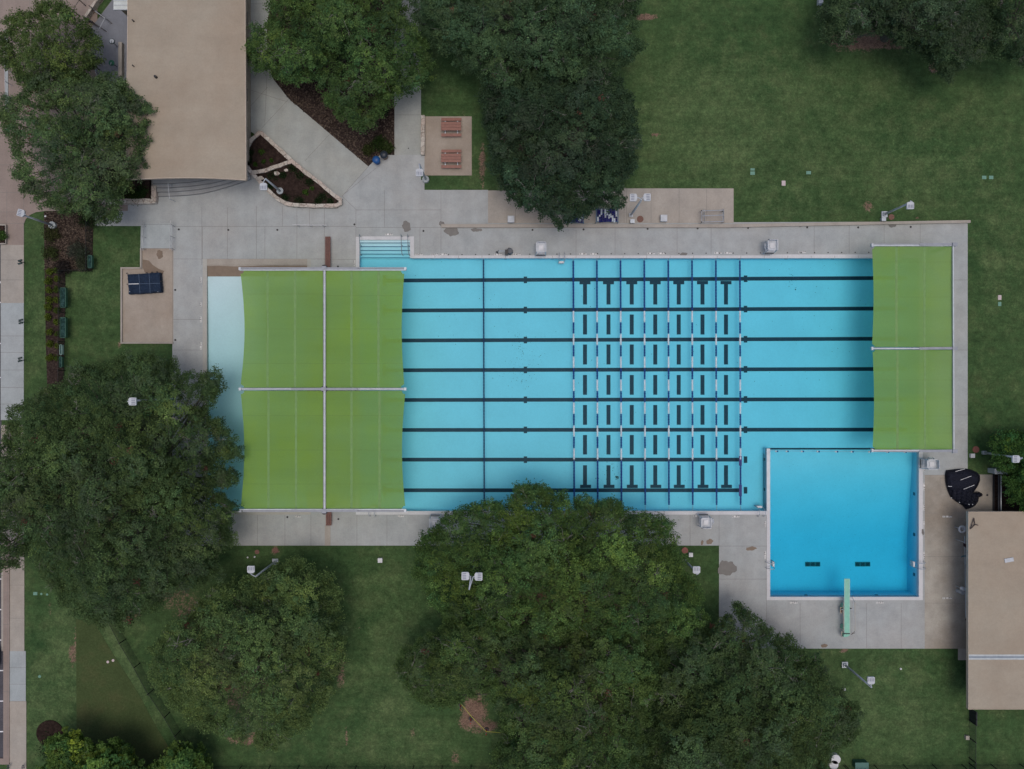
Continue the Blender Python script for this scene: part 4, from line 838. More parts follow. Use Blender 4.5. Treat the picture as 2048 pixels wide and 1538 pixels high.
for (xa, xb_) in ((1687, 1687), (1706, 1710)):
    mb = MB(); P = [W(xa, 1196, .2), W(xb_, 1205, 1.7), W(xb_, 1262, 1.7), W(xa, 1268, .2)]; mb.tube([(p.x, p.y, p.z if i not in (0, 3) else DK) for i, p in enumerate(P)], .022, 8); mb.build('guard_rail', mTan2 if 0 else plain('cream_rail', (.40, .36, .30), .5), root)
    mb = MB(); P = [W(xa, 1200, 1.0), W(xb_, 1262, 1.0)]; mb.tube(P, .018, 8); mb.build('mid_rail', mGalv, root)
for y in (1216, 1258): mb = MB(); c = W(1694, y, ZB); mb.box(c.x - .2, c.x + .2, c.y - .18, c.y + .18, DK, ZB - .05); mb.build('pedestal', mMint, root)
mb = MB(); c = W(1694, 1219, .7); mb.tube([(c.x - .5, c.y, .7), (c.x + .45, c.y, .7)], .06, 10); mb.build('fulcrum', mGalv, root)
mb = MB(); c = W(1684, 1221.5, .7); mb.box(c.x - .1, c.x + .12, c.y - .28, c.y + .28, .5, .55, 0); mb.box(c.x - .03, c.x + .08, c.y - .2, c.y + .2, .55, .56, 1); mb.build('fulcrum_wheel_plate', [plain('cream', (.42, .36, .28), .6), mBrownW], root)
mb = MB(); P = [W(1684, 1262, .9), W(1683, 1268, .7), W(1684.5, 1273, .2)]; mb.tube(P, .05, 8); mb.build('side_rail', plain('cream2', (.45, .42, .36), .6), root)
mb = MB(); c = W(1701.8, 1217.8, .75); mb.box(c.x - .06, c.x + .06, c.y - .06, c.y + .06, .6, .75); mb.build('fulcrum_knob', mBlack, root)
mb = MB(); mb.tube([W(1702, 1269, .9), W(1706, 1267, .9), W(1710, 1265.5, .9)], .025, 6); mb.build('rear_tie', mDk, root)
# ---------------------------------------------------------------- equipment and small things
def cylo(name, x, y, r, z0, z1, mat, label, cat, n=16, group=None, z=None):
    mb = MB(); c = W(x, y, z1 if z is None else z); mb.tube([(c.x, c.y, z0), (c.x, c.y, z1)], r, n); o = mb.build(name, mat); return tag(o, label, cat, group)
def boxo(name, x, y, w, d, z0, z1, mat, label, cat, group=None, lid=None):
    root = empty(name, W(x, y), label, cat, group); c = W(x, y, z1); mb = MB(); mb.box(c.x - w / 2, c.x + w / 2, c.y - d / 2, c.y + d / 2, z0, z1 - .03); mb.build('cabinet_body', mat, root)
    mb = MB(); mb.box(c.x - w / 2 - .02, c.x + w / 2 + .02, c.y - d / 2 - .02, c.y + d / 2 + .02, z1 - .03, z1); mb.build('lid', lid or mat, root); return root
boxo('metal_cabinet', 1328, 436, .55, .55, 0, .55, mGalv, 'square grey metal box on the pale deck right of the rusty manhole', 'metal box', lid=mOff)
boxo('metal_cabinet', 1022, 438, .55, .55, 0, .55, mGalv, 'square grey metal box on the pale deck left of the covered lane reels', 'metal box', lid=mOff)
boxo('metal_cabinet', 1265, 442, .34, .3, 0, .4, mGalv, 'small grey box at the foot of the two-headed lamp on the pale deck', 'metal box', lid=mGalv)
boxo('metal_cabinet', 1768, 438, .34, .3, 0, .4, mGalv, 'small grey box between the kerb wall and a lamp post', 'metal box', lid=mGalv)
boxo('utility_box', 760, 1121, .36, .36, 0, .35, mWhite, 'small white utility box on the lawn below the left canopy', 'utility box')
boxo('utility_box', 1382, 1110, .32, .32, 0, .35, mWhite, 'small white utility box beside the central oak near the south deck', 'utility box')
boxo('utility_box', 1946, 911.5, .33, .33, 0, .3, mWhite, 'white utility box beside the round red cover near the right lawn', 'utility box')
boxo('utility_box', 1642, 1, .36, .45, 0, .5, mOff, 'pale box at the top edge beside the dark tree', 'utility box')
boxo('utility_box', 1935.5, 1476, .28, .32, 0, .3, mTan2, 'small tan block at the foot of the right fence', 'utility box')
boxo('utility_cabinet', 2003, 943, 1.15, .42, 0, 1.1, mGalv, 'grey metal cabinet partly under the leafy tree at the right edge', 'cabinet', lid=mOff)
cylo('manhole_cover', 1280.5, 438, .30, 0, DK + .04, mRust, 'round rusty brown manhole cover on the pale deck', 'manhole')
for x, y, r, l in ((1952, 899, .30, 'round reddish cover beside the east deck and lamp post'), (1370, 1101, .29, 'round reddish cover in the grass beside the central oak'), (551, 1101, .26, 'round brown cover in the grass above the lower lamp post'), (514, 1104, .2, 'smaller round brown cover in the grass below the south deck'), (1783, 434, .26, 'round brown cover beside the kerbside lamp post')):
    cylo('ground_cover_plate', x, y, r, 0, .05, mRust if r < .28 else plain('red_cover', (.22, .08, .065), .7, var=.2, scale=8), l, 'cover', group='round ground cover plates')
def lid(x, y, w, d, mat, label): mb = MB(); c = W(x, y); mb.box(c.x - w / 2, c.x + w / 2, c.y - d / 2, c.y + d / 2, 0, .04); mb.box(c.x - w / 2 + .05, c.x + w / 2 - .05, c.y - .012, c.y + .012, .04, .046); o = mb.build('valve_box_lid', mat); tag(o, label, 'valve box lid', 'irrigation lids in the grass')
lid(1505, 339, .38, .2, mTeal, 'upper of two teal lids in the lawn right of the pale deck'); lid(1505, 346.5, .4, .3, mTeal, 'lower of two teal lids in the lawn right of the pale deck'); lid(1617, 345.5, .42, .28, mTeal, 'single teal lid in the lawn above the north kerb wall'); lid(1567, 366.5, .34, .45, mPinkL, 'pale pinkish lid in the lawn right of the tan deck corner')
lid(1968, 355, .38, .3, mTeal, 'left of two teal lids in the right lawn'); lid(1982, 355, .38, .3, mTeal, 'right of two teal lids in the right lawn'); lid(1999, 595, .3, .42, mPinkL, 'pale pinkish lid in the right lawn strip'); lid(1999, 608, .28, .36, mTeal, 'teal lid just below the pinkish lid in the right lawn strip'); lid(71, 1187, .36, .28, mTeal, 'teal rectangular lid in the grass by the left sidewalk')
for x, y, m_, l, r in ((82.5, 1188, mTeal, 'first small round teal lid beside the rectangular one', .1), (94, 1189, mTeal, 'second small round teal lid beside the rectangular one', .1), (79, 1353, mTeal, 'lone round teal lid in the lower left grass', .13), (215.5, 1324, mPinkL, 'left of two white round lids in the dark lawn plot', .12), (226, 1321, mPinkL, 'right of two white round lids in the dark lawn plot', .12),
                    (495, 1115, mWhite, 'left of two small white caps by the lower lamp post', .07), (509, 1114, mWhite, 'right of two small white caps by the lower lamp post', .07), (90.5, 432.5, mWhite, 'small white cap at the top of the mulch bed', .09), (660, 393, mWhite, 'small white ball cap in the stone planter tip', .09), (1802, 1338, mWhite, 'tiny white cap on the lawn below the east deck', .08), (1932.5, 1131, mBlack, 'tiny black cap by the shed edge', .06)):
    if x == 1932.5: continue
    cylo('round_lid', x, y, r, 0, .09 if r < .1 else .04, m_, l, 'lid', 12)
# pool lift
root = empty('pool_lift', W(1016, 503), 'dark pool access lift with round base and jointed arm on the north deck', 'pool lift'); mDG = plain('dark_grey', (.07, .08, .10), .5)
mb = MB(); c = W(1019.5, 504); mb.tube([(c.x, c.y, DK), (c.x, c.y, .5), (c.x, c.y, .62)], [.28, .28, .22], 20); mb.build('lift_base', mDG, root)
mb = MB(); a = W(1013.5, 504, .9); mb.box(a.x - .16, a.x + .12, a.y - .25, a.y + .22, .5, .95); mb.build('seat', mBlack, root)
mb = MB(); mb.tube([W(1011, 501.5, .9), W(996, 502, .9)], .03, 8); mb.build('arm', mGalv, root)
mb = MB(); mb.tube([W(997, 501, .9), W(995, 505, .5), W(992, 504, .4)], .05, 8); mb.tube([W(993, 503, .5), W(996, 507, .3)], .04, 8); mb.build('foot_rest', mBlack, root)
mb = MB(); mb.tube([W(1016, 496.5, .9), W(1019, 495.5, .9)], .03, 6); mb.build('handle', mBlack, root)
# lane reels
def reel(x0, x1, y0, y1, label, seed):
    rs_ = random.Random(seed); root = empty('lane_rope_reel', W((x0 + x1) / 2, (y0 + y1) / 2), label, 'rope reel', 'lane rope storage reels'); n = 11
    for k in range(n):
        x = x0 + (x1 - x0) * (k + .5) / n; z = .75 - .25 * abs(k - n / 2 + .5) / (n / 2)
        y = y0 + rs_.uniform(0, 4); j = 0
        while y < y1 - 2:
            L = rs_.uniform(3, 5) if (k * 3 + j) % 3 else rs_.uniform(4, 8) * 1.6; ye = min(y + L, y1 + rs_.uniform(-1, 1)); w_ = rs_.random() < .36
            if ye - y > 1: mb = MB(); a = W(x, y, z); b = W(x + rs_.uniform(-.6, .6), ye, z); m_ = max(2, int((b - a).length / .08)); P = []; Rr = []
            if ye - y > 1:
                for q in range(m_ * 2): P.append(a.lerp(b, (q + .5) / (m_ * 2))); Rr.append(.085 if q % 2 else .065)
                mb.tube(P, Rr, 7); mb.build('white_float_run' if w_ else 'blue_float_run', mRW if w_ else mRBd, root)
            y = ye; j += 1
    mb = MB()
    for x in (x0 - 1.5, x1 + 1.5): mb.tube([W(x, y0, .8), W(x, y1, .8)], .035, 6)
    for y in (y0 + 2, y1 - 1): mb.tube([W(x0 - 1.5, y, .55), W(x1 + 1.5, y, .55)], .03, 6)
    for x in (x0 - 2, x1 + 1.5):
        for y in (y0 + 1, y1): c = W(x, y, .6); mb.tube([(c.x, c.y, DK), (c.x, c.y, .8)], .03, 6)
    mb.build('reel_frame', plain('reel_frame', (.06, .15, .26), .5), root)
mRBd = plain('reel_blue', (.006, .008, .14), .4, var=.3, scale=12)
reel(1194, 1234.5, 416, 444.5, 'storage reel of blue and white lane ropes on the tan deck, mostly uncovered', 3); reel(1132, 1165.5, 416, 446, 'storage reel of blue and white lane ropes mostly hidden under the dark oak', 9)
# steel rack
root = empty('steel_rack', W(1427, 432), 'low polished steel tube rack standing on the tan deck by the kerb wall', 'rack')
zt = .7
for y, dy, zz in ((421.5, -1.2, zt), (431.6, -1.6, .95), (444, -1.2, zt)): mb = MB(); mb.tube([W(1404.5, y, zz), W(1447, y + dy, zz)], .04, 8); mb.build('cross_tube', mSteel, root)
for x in (1403.5, 1446): mb = MB(); mb.tube([W(x, 421.5, zt), W(x, 444, zt)], .035, 8); mb.build('side_tube', mSteel, root)
for x, y in ((1403.5, 421.5), (1446, 421), (1403.5, 444), (1446, 443)): mb = MB(); c = W(x, y, zt); mb.tube([(c.x, c.y, DK), (c.x, c.y, zt)], .035, 8); mb.build('leg', mSteel, root)
for x in (1408, 1447): mb = MB(); mb.tube([W(x, 430, .95), W(x + .5, 424, .7), W(x, 417, .5)], [.05, .035, .02], 8); mb.tube([W(x, 431, .95), W(x + 1, 440, .5), W(x + 1, 446, .1)], [.04, .03, .02], 8); mb.build('brace', mSteel, root)
for x, y in ((1403, 421), (1445.5, 422.5), (1403, 444)): mb = MB(); c = W(x, y, zt + .05); mb.tube([(c.x, c.y, zt), (c.x, c.y, zt + .08)], .05, 8); mb.build('end_plug', mBlack, root)
# covered table
def tarp_mat(name, col):
    m, nt_, b = NT(name); f = noise(nt_, 2.2, 6, .75); g_ = noise(nt_, 6, 4, .6)
    c = mix(nt_, 1., col, ramp(nt_, f, [(.3, .75), (.7, 1.35)]), 'MULTIPLY'); nt_.links.new(c, b.inputs['Base Color']); b.inputs['Roughness'].default_value = .75; b.inputs['Specular IOR Level'].default_value = .2; bump(nt_, f, b, 1., .25); return m
root = empty('covered_table', W(287, 568), 'flat navy blue tarpaulin cover strapped over a table on the tan pad', 'covered table')
mCov = tarp_mat('navy_cover', (.016, .030, .06)); zc = .75; mb = MB()
cor = [(255, 549), (318.5, 545), (321.5, 584), (257.5, 588)]
def bil(u, v): return tuple((1 - u) * (1 - v) * cor[0][i] + u * (1 - v) * cor[1][i] + u * v * cor[2][i] + (1 - u) * v * cor[3][i] for i in (0, 1))
rs2 = random.Random(4); N = 16; g_ = {}
for i in range(N + 1):
    for j in range(N + 1): x, y = bil(i / N, j / N); edge = i in (0, N) or j in (0, N); g_[i, j] = W(x + (rs2.uniform(-.5, .5) if edge else 0), y + (rs2.uniform(-.5, .5) if edge else 0), zc + rs2.uniform(-.015, .015) - (.06 if edge else 0))
for i in range(N):
    for j in range(N): mb.face([g_[i, j + 1], g_[i + 1, j + 1], g_[i + 1, j], g_[i, j]])
rim = [g_[i, 0] for i in range(N)] + [g_[N, j] for j in range(N)] + [g_[N - i, N] for i in range(N)] + [g_[0, N - j] for j in range(N)]
for i in range(len(rim)):
    a, b = rim[i], rim[(i + 1) % len(rim)]; cc = W(287, 567, zc); f_ = lambda p: Vector((p.x + (p.x - cc.x) * .02 + rs2.uniform(-.02, .02), p.y + (p.y - cc.y) * .02, .25)); mb.face([a, b, f_(b), f_(a)])
mb.build('cover', mCov, root)
def strip(p, q, w, z, mat, nm_, par): a = W(*p, z); b = W(*q, z); mb = MB(); mb.obox((a + b) / 2, (b - a) / 2, Vector((-(b - a).y, (b - a).x, 0)).normalized() * w, .006); return mb.build(nm_, mat, par)
mThr = plain('seam_thread', (.10, .15, .24), .6); strip((257, 568), (277.5, 567.5), .035, zc + .03, mWhite, 'white_stripe', root)
for p, q in (((277.5, 548), (280, 587)), ((298, 547), (300.5, 586)), ((277.5, 567.5), (320, 566.5))): strip(p, q, .012, zc + .028, mThr, 'seam', root)
for x, y in ((254, 548), (293, 547), (304, 546), (314, 545), (322, 564), (255, 570)): mb = MB(); mb.tube([W(x, y, zc), W(x - 1.5, y - 1.8, zc), W(x + 1.5, y - 2, zc - .05), W(x + 2, y, zc - .1)], .035, 6); mb.build('tie_strap', mBlack, root)
for sx in (260, 316):
    for sy in (551, 583): mb = MB(); c = W(sx, sy, .7); mb.box(c.x - .04, c.x + .04, c.y - .04, c.y + .04, DK, .72); mb.build('leg', mGalv, root)
# black tarpaulin heap
root = empty('tarpaulin', W(1922, 975), 'crumpled black tarpaulin with thin white stripes heaped on the deck by the shed', 'tarpaulin')
out = [(1892, 940.5), (1912, 938), (1932, 937), (1944, 940), (1955, 945), (1960, 951), (1960.5, 960), (1957, 970), (1952, 978), (1947, 985), (1951, 985), (1959, 984), (1964, 987), (1966, 990), (1963, 993), (1958, 995), (1957, 1002), (1951, 1011), (1943, 1016), (1932, 1019), (1925, 1011), (1912, 1003), (1902, 996), (1898, 988), (1894, 978), (1891, 965), (1890, 950)]
pts = []; rt = np.random.RandomState(8)
def inpoly(P, x, y):
    P = np.array(P); n = len(P); r = np.zeros(np.shape(x), bool)
    for i in range(n):
        x1, y1 = P[i]; x2, y2 = P[(i + 1) % n]; c_ = ((y1 > y) != (y2 > y)); 
        with np.errstate(divide='ignore', invalid='ignore'): r ^= c_ & (x < (x2 - x1) * (y - y1) / ((y2 - y1) if y2 != y1 else 1e-9) + x1)
    return r
def edged(P, x, y):
    P = np.array(P, float); d = np.full(np.shape(x), 1e9)
    for i in range(len(P)):
        a = P[i]; b = P[(i + 1) % len(P)]; ab = b - a; t = np.clip(((x - a[0]) * ab[0] + (y - a[1]) * ab[1]) / (ab @ ab), 0, 1)
        d = np.minimum(d, np.hypot(x - a[0] - t * ab[0], y - a[1] - t * ab[1]))
    return d
gx_, gy_ = np.meshgrid(np.arange(1886, 1972, 1.3), np.arange(932, 1024, 1.3)); ins = inpoly(out, gx_, gy_); dd = edged(out, gx_, gy_)
fold = np.abs(np.sin(gx_ * .32 + gy_ * .21 + 1.7 * np.sin(gy_ * .13))) * .5 + np.abs(np.sin(gx_ * .17 - gy_ * .45 + 2 * np.sin(gx_ * .11))) * .5 + rt.rand(*gx_.shape) * .12
rough_ = np.where(gy_ > 978, 1., .25); hz = DK + .05 + np.minimum(dd, 10) / 10 * .35 + rough_ * fold * .22 * np.minimum(dd, 4) / 4
mb = MB(); idx = {}
for r in range(gx_.shape[0] - 1):
    for c_ in range(gx_.shape[1] - 1):
        if ins[r, c_] and ins[r + 1, c_] and ins[r, c_ + 1] and ins[r + 1, c_ + 1]: mb.face([W(gx_[a, b], gy_[a, b], hz[a, b]) for a, b in ((r + 1, c_), (r + 1, c_ + 1), (r, c_ + 1), (r, c_))])
for i in range(len(out)):
    a, b = out[i], out[(i + 1) % len(out)]; s_ = .96; cx_, cy_ = 1925, 975; mb.face([W(*a, .12), W(*b, .12), W(cx_ + (b[0] - cx_) * .93, cy_ + (b[1] - cy_) * .93, .33), W(cx_ + (a[0] - cx_) * .93, cy_ + (a[1] - cy_) * .93, .33)][::-1]); mb.face([W(*a, DK), W(*b, DK), W(*b, .12), W(*a, .12)])
mb.build('sheet', tarp_mat('black_tarp', (.012, .014, .026)), root)
for p, q in (((1911, 943), (1930, 937.8)), ((1921, 960), (1943, 952)), ((1927, 978.5), (1949, 970)), ((1896, 972.5), (1904, 973))): strip(p, q, .02, .62, mWhite, 'white_stripe', root)
for x, y in ((1902, 995), (1918, 1004), (1937, 1008), (1944, 1008)): strip((x, y), (x + 2, y + 1.5), .03, .66, mOff, 'buckle', root)
# shed side: ring buoy, poles, dispensers
root = empty('ring_buoy', W(1924.5, 1058.5), 'white ring buoy hung beside the shed near its upper corner', 'ring buoy'); mb = MB(); c = W(1924.5, 1058.5, 1.2)
mb.tube([(c.x + .26 * math.cos(t * math.pi / 10), c.y + .26 * math.sin(t * math.pi / 10), 1.2) for t in range(21)], .085, 10); mb.build('ring', mWhite, root, True)
mb = MB(); mb.tube([W(1928 + 3 * math.sin(k * 1.1), 1056 + 4 * math.cos(k * 1.7), 1.0 + .02 * k) for k in range(14)], .02, 5); mb.build('rope', mOff, root)
mb = MB(); mb.tube([(c.x, c.y, 0), (c.x, c.y, 1.1)], .04, 8); mb.build('stand', mGalv, root)
root = empty('rescue_pole', W(1930, 1130), 'long pale rescue pole with blue hook hung along the shed edge', 'rescue pole'); mb = MB(); mb.tube([W(1929.5, 1072, 1.5), W(1930.5, 1135, 1.5), W(1931.5, 1235, 1.5)], .03, 8); mb.build('pole', mOff, root)
mb = MB(); mb.tube([W(1922.5, 1114, 1.5), W(1926, 1112.3, 1.5), W(1931, 1111.6, 1.5), W(1936, 1113.5, 1.5)], .05, 8); mb.build('hook', plain('teal_hook', (.04, .16, .20), .5), root)
mb = MB()
for y in (1085, 1180): c = W(1930, y, 1.5); mb.tube([(c.x, c.y, 0), (c.x, c.y, 1.5)], .03, 6)
mb.build('bracket', mGalv, root)
root = empty('broom', W(1934, 1200), 'reddish brown broom handle leaning along the lower shed wall', 'broom'); mb = MB(); mb.tube([W(1932, 1130, 1.2), W(1934.5, 1200, 1.2)], .025, 6); mb.build('handle', mBrownW, root); mb = MB(); mb.tube([W(1934.5, 1200, 1.2), W(1935, 1226, 1.2)], .05, 6); mb.build('brush', mDk, root)
root = empty('hanging_bag', W(1931, 1091), 'small dark maroon bag hung on the rescue pole by the shed', 'bag'); mb = MB(); mb.tube([W(1928, 1087.5, 1.5), W(1929.5, 1091, 1.45), W(1933, 1094, 1.4), W(1934, 1090, 1.4), W(1931, 1089, 1.4)], [.08, .13, .12, .09, .04], 8); mb.build('bag_body', plain('maroon', (.035, .012, .018), .6), root)
root = empty('bucket', W(1926, 1180), 'white bucket with lid hung beside the shed above a grey one', 'bucket'); c = W(1926.5, 1178, 1.3); mb = MB(); mb.tube([(c.x, c.y, 1.0), (c.x, c.y, 1.3)], [.16, .19], 16); mb.build('bucket_body', mWhite, root, True); mb = MB(); mb.tube([(c.x + .12, c.y, 1.3), (c.x + .12, c.y, 1.34)], .14, 16); mb.build('lid', mWhite, root)
cylo('bucket', 1926, 1186, .17, 0, .9, mGalv, 'grey bucket just below the white lidded one by the shed', 'bucket')
# right hand pipe trench
boxo('trench_wall', 1987.5, 985, .12, 3.4, 0, .12, mBlack, 'dark low edging beside the shed pipes', 'edging')
mb = MB(); mb.box(gx(1989), gx(2060), gy(1040), gy(949), -.02, .014); struct(mb.build('gravel_strip', mSoil))
for x, w_, l in ((1997, .03, 'left'), (2000, .03, 'middle'), (2002, .05, 'right, brightest')): mb = MB(); mb.tube([W(x, 950, .6), W(x, 1026, .6)], w_, 8); mb.tube([W(x, 951, .6), W(x, 951, 0)], w_, 8); o = mb.build('steel_pipe', mSteel if w_ > .04 else mDG); tag(o, '%s of three parallel pipes running to the shed at the right edge' % l, 'pipe', 'pipes running to the shed')
# ---------------------------------------------------------------- fences
mFence = plain('fence_black', (.012, .014, .016), .5)
def mesh_mat():
    m = bpy.data.materials.new('chain_link'); m.use_nodes = True; n = m.node_tree; b = n.nodes['Principled BSDF']; b.inputs['Base Color'].default_value = (.03, .035, .04, 1); b.inputs['Alpha'].default_value = .42; return m
mLink = mesh_mat()
def fence(label, base, h, posts, group=None, top=True, z=0, link=True, pr=.04):
    root = empty('fence', W(*base[0]), label, 'fence', group); P = [W(*p) for p in base]
    if top: mb = MB(); mb.tube([(p.x, p.y, z + h) for p in P], .02, 6); mb.build('top_rail', mFence, root)
    if link:
        mb = MB()
        for i in range(len(P) - 1): a, b = P[i], P[i + 1]; mb.face([(a.x, a.y, z), (b.x, b.y, z), (b.x, b.y, z + h), (a.x, a.y, z + h)])
        mb.build('mesh_panel', mLink, root)
    for q in posts: p = W(*q); mb = MB(); mb.tube([(p.x, p.y, 0), (p.x, p.y, z + h + .04)], pr, 8); mb.build('post', mFence, root)
    return root
fence('low black mesh fence along the right side of the mulch bed', [(185, 446), (185, 543), (131, 544), (131, 600), (130, 780)], 1.15, [(185, 485), (184.5, 543), (131, 544), (131, 568.5), (131, 626), (130, 684), (130, 741)])
fence('black mesh fence crossing the lower left slope diagonally', [(215, 1208), (252, 1278), (280.5, 1326), (305, 1372), (340, 1424), (361, 1461), (420, 1560)], 1.25, [(252, 1278), (280.5, 1326), (307, 1379), (340, 1424), (361, 1461), (385, 1503)])
fence('black mesh fence along the bottom edge of the grounds, left and middle', [(420, 1531.5), (1680, 1531)], 1.25, [(484 + 57.3 * k, 1531) for k in range(22)], 'black mesh fences')
fence('black mesh fence along the bottom edge below the right lawn', [(1680, 1530.5), (2100, 1528)], 1.25, [(1690 + 58.3 * k, 1530 - k * .3) for k in range(7)], 'black mesh fences')
fence('black mesh fence running down from the shed to the bottom corner', [(1938, 1418), (1937.5, 1560)], 1.1, [(1938, 1440), (1938, 1475), (1938, 1515), (1938, 1526)], None, pr=.05)
root = empty('gate', W(1944, 1430), 'solid dark metal gate panel between the shed and the right fence', 'gate'); mb = MB(); mb.box(gx(1938.5), gx(1938.5) + .05, gy(1440), gy(1414), .05, 1.15); mb.build('gate_leaf', plain('gate_dark', (.02, .022, .035), .5), root)
for y in (1418, 1429, 1440): mb = MB(); mb.box(gx(1938.5) - .02, gx(1938.5) + .07, gy(y) - .03, gy(y) + .03, .05, 1.2); mb.build('gate_bar', mFence, root)
railI('fence', 'pale low rail fence on the brown plaza at the left edge', 'fence', [(8, 60), (9.5, 130), (12, 240)], 1.1, [(8.5, 136), (9, 162), (10, 188), (11, 215)], .035, mOff)
mb = MB(); mb.box(gx(12), gx(17.5), gy(240), gy(60), 0, .1); o = mb.build('rail_kerb', mConc3); tag(o, 'pale concrete strip under the rail fence at the left edge', 'kerb')
# green banners on the bed fence
def banner(x, y0, y1, label, z0=.15, z1=1.1, fr=mGreenB):
    root = empty('fence_planter', W(x, (y0 + y1) / 2), label, 'planter box', 'green window-box planters on the fence'); a = W(x, y1, 1.0); b = W(x, y0, 1.0); X = W(x, 0, 1.0).x
    mb = MB()
    for q in ((X - .26, X + .26, a.y, a.y + .04), (X - .26, X + .26, b.y - .04, b.y), (X - .26, X - .22, a.y, b.y), (X + .22, X + .26, a.y, b.y)): mb.box(q[0], q[1], q[2], q[3], .7, 1.0)
    mb.build('frame', fr, root)
    mb = MB(); mb.box(X - .22, X + .22, a.y + .04, b.y - .04, .7, .93); mb.build('panel', mGP, root)
mGP = mulch('green_panel', [(.006, .02, .016), (.015, .04, .036), (.035, .08, .078), (.09, .15, .15)], 4.)
banner(125.5, 575, 615, 'upper long green planter tray on the bed fence'); banner(125.5, 634.5, 675.5, 'lower long green planter tray on the bed fence')
def tray(x, y0, y1, label, fr, w_=.24):
    root = empty('fence_planter', W(x, (y0 + y1) / 2), label, 'planter box', 'green window-box planters on the fence'); a = W(x, y1, 1.0); b = W(x, y0, 1.0); X = a.x; mb = MB()
    for q in ((X - w_, X + w_, a.y, a.y + .04), (X - w_, X + w_, b.y - .04, b.y), (X - w_, X - w_ + .04, a.y, b.y), (X + w_ - .04, X + w_, a.y, b.y)): mb.box(*q, .7, 1.0)
    mb.build('frame', fr, root); mb = MB(); mb.box(X - w_ + .04, X + w_ - .04, a.y + .04, b.y - .04, .7, .93); mb.build('panel', mGP, root)
tray(121.5, 689, 710, 'narrow planter tray with a pale frame on the bed fence', plain('pale_green', (.25, .38, .36), .5), .11); tray(121, 713, 735, 'lowest narrow dark green planter tray on the bed fence', mGreenB, .13); tray(179.5, 510, 536, 'short green planter tray at the corner of the wide mulch bed', mGreenB, .19)
# sidewalk posts
for (x, y, l) in ((38.5, 524, 'topmost'), (40, 643, 'middle'), (38.5, 719, 'lowest')):
    root = empty('parking_meter', W(49, y + 2), '%s of three small dark double-headed posts at the sidewalk edge' % l, 'meter post', 'dark posts along the sidewalk'); b = W(50, y + 1.5); mb = MB(); hd = W(x + 2, y, 1.0)
    mb.tube([(b.x, b.y, 0), (b.x, b.y, .95), (hd.x, hd.y, 1.0)], .03, 6); mb.build('post', mBlack, root)
    for dy in (-.13, .13): mb = MB(); mb.obox(Vector((hd.x, hd.y + dy, 1.02)), Vector((.17, .05, 0)), Vector((-.02, .07, 0)), .06); mb.build('meter_head', mGreenB if 0 else plain('meter', (.02, .04, .04), .5), root)
for x, l in ((16, 'left'), (45.5, 'right')):
    root = empty('bollard', W(x, 1534), '%s of two small metal brackets at the foot of the sidewalk' % l, 'bracket'); mb = MB(); mb.tube([W(x - 2, 1538, .1), W(x - 1, 1531, .5), W(x + 2, 1530, .5), W(x + 2, 1537, .1)], .03, 6); mb.build('hoop', mDG, root)
# upper terrace: low bench wall with round-seated posts, angled screens
mb = MB(); a = W(236.5, 152, .5); b = W(243.5, 84, .5); mb.box(a.x, b.x, a.y, b.y, 0, .5); o = mb.build('seat_wall', mTan2); tag(o, 'long pale concrete seat wall on the upper terrace beside the building', 'seat wall')
for (px_, py_, hx, hy, l, m_) in ((239.5, 97.5, 224.5, 83, 'upper', plain('dark_disc', (.04, .06, .07), .5)), (239.5, 138, 223.5, 126, 'lower', plain('green_disc', (.02, .12, .08), .5))):
    root = empty('disc_light', W(px_, py_), '%s round disc-topped lamp post beside the pale seat wall' % l, 'lamp post', 'disc lamps by the seat wall'); bp = W(px_, py_); h_ = 72 - 72 * math.hypot(1024 - px_, 769 - py_) / math.hypot(1024 - hx - 6, 769 - hy - 4)
    h_ = 1.3; c = W(hx, hy, h_); mb = MB(); mb.tube([(bp.x, bp.y, .5), (c.x, c.y, h_)], .035, 8); mb.build('post', mDG, root)
    mb = MB(); mb.tube([(c.x, c.y, h_), (c.x, c.y, h_ + .06)], .25, 20); mb.build('disc', m_, root); mb = MB(); mb.tube([(c.x, c.y, h_ + .06), (c.x, c.y, h_ + .1)], .19, 20); mb.build('disc_cap', mGalv if l == 'upper' else m_, root)
    mb = MB(); mb.tube([(c.x, c.y, h_ + .1), (c.x - .02, c.y - .2, h_ + .16)], .04, 6); mb.build('spigot', mSteel, root)
mScr = plain('screen_dark', (.07, .065, .065), .7)
for i, (x0, y0, x1, y1) in enumerate(((190, 22, 225, 48), (178, 42, 214, 64), (185, 92, 201, 101), (185, 112, 201, 121), (182, 128, 201, 141))):
    root = empty('terrace_screen', W(x0, y0), ['first', 'second', 'third', 'fourth', 'fifth'][i] + ' dark angled privacy screen from the top on the upper terrace', 'screen', 'angled screens on the upper terrace'); a = W(x0, y0); b = W(x1, y1); d = (b - a); n = Vector((-d.y, d.x, 0)).normalized()
    mb = MB(); mb.face([a + Vector((0, 0, 1.1)) - n * .04, b + Vector((0, 0, .05)) - n * .04, b + Vector((0, 0, .05)) + n * .04, a + Vector((0, 0, 1.1)) + n * .04]); mb.obox(a + Vector((0, 0, .55)) + d * .25, d * .25, n * .04, .5); mb.build('screen_panel', mScr, root)
railI('handrail', 'thin pale handrail bending along the upper terrace screens', 'handrail', [(190, 22), (209.5, 36), (199, 57)], 1.1, [(209.5, 36)], .03, mOff)
railI('handrail', 'thin pale handrail emerging from the upper left tree', 'handrail', [(188.5, 128), (191.5, 145), (196, 158)], 1.1, [(190, 140)], .03, mOff)
stone_wall('retaining_wall', [(168, 42), (172, 30), (182, 14), (196, -4), (215, -30)], 5, .6, 'curved pale retaining wall at the edge of the upper terrace', 'retaining wall')
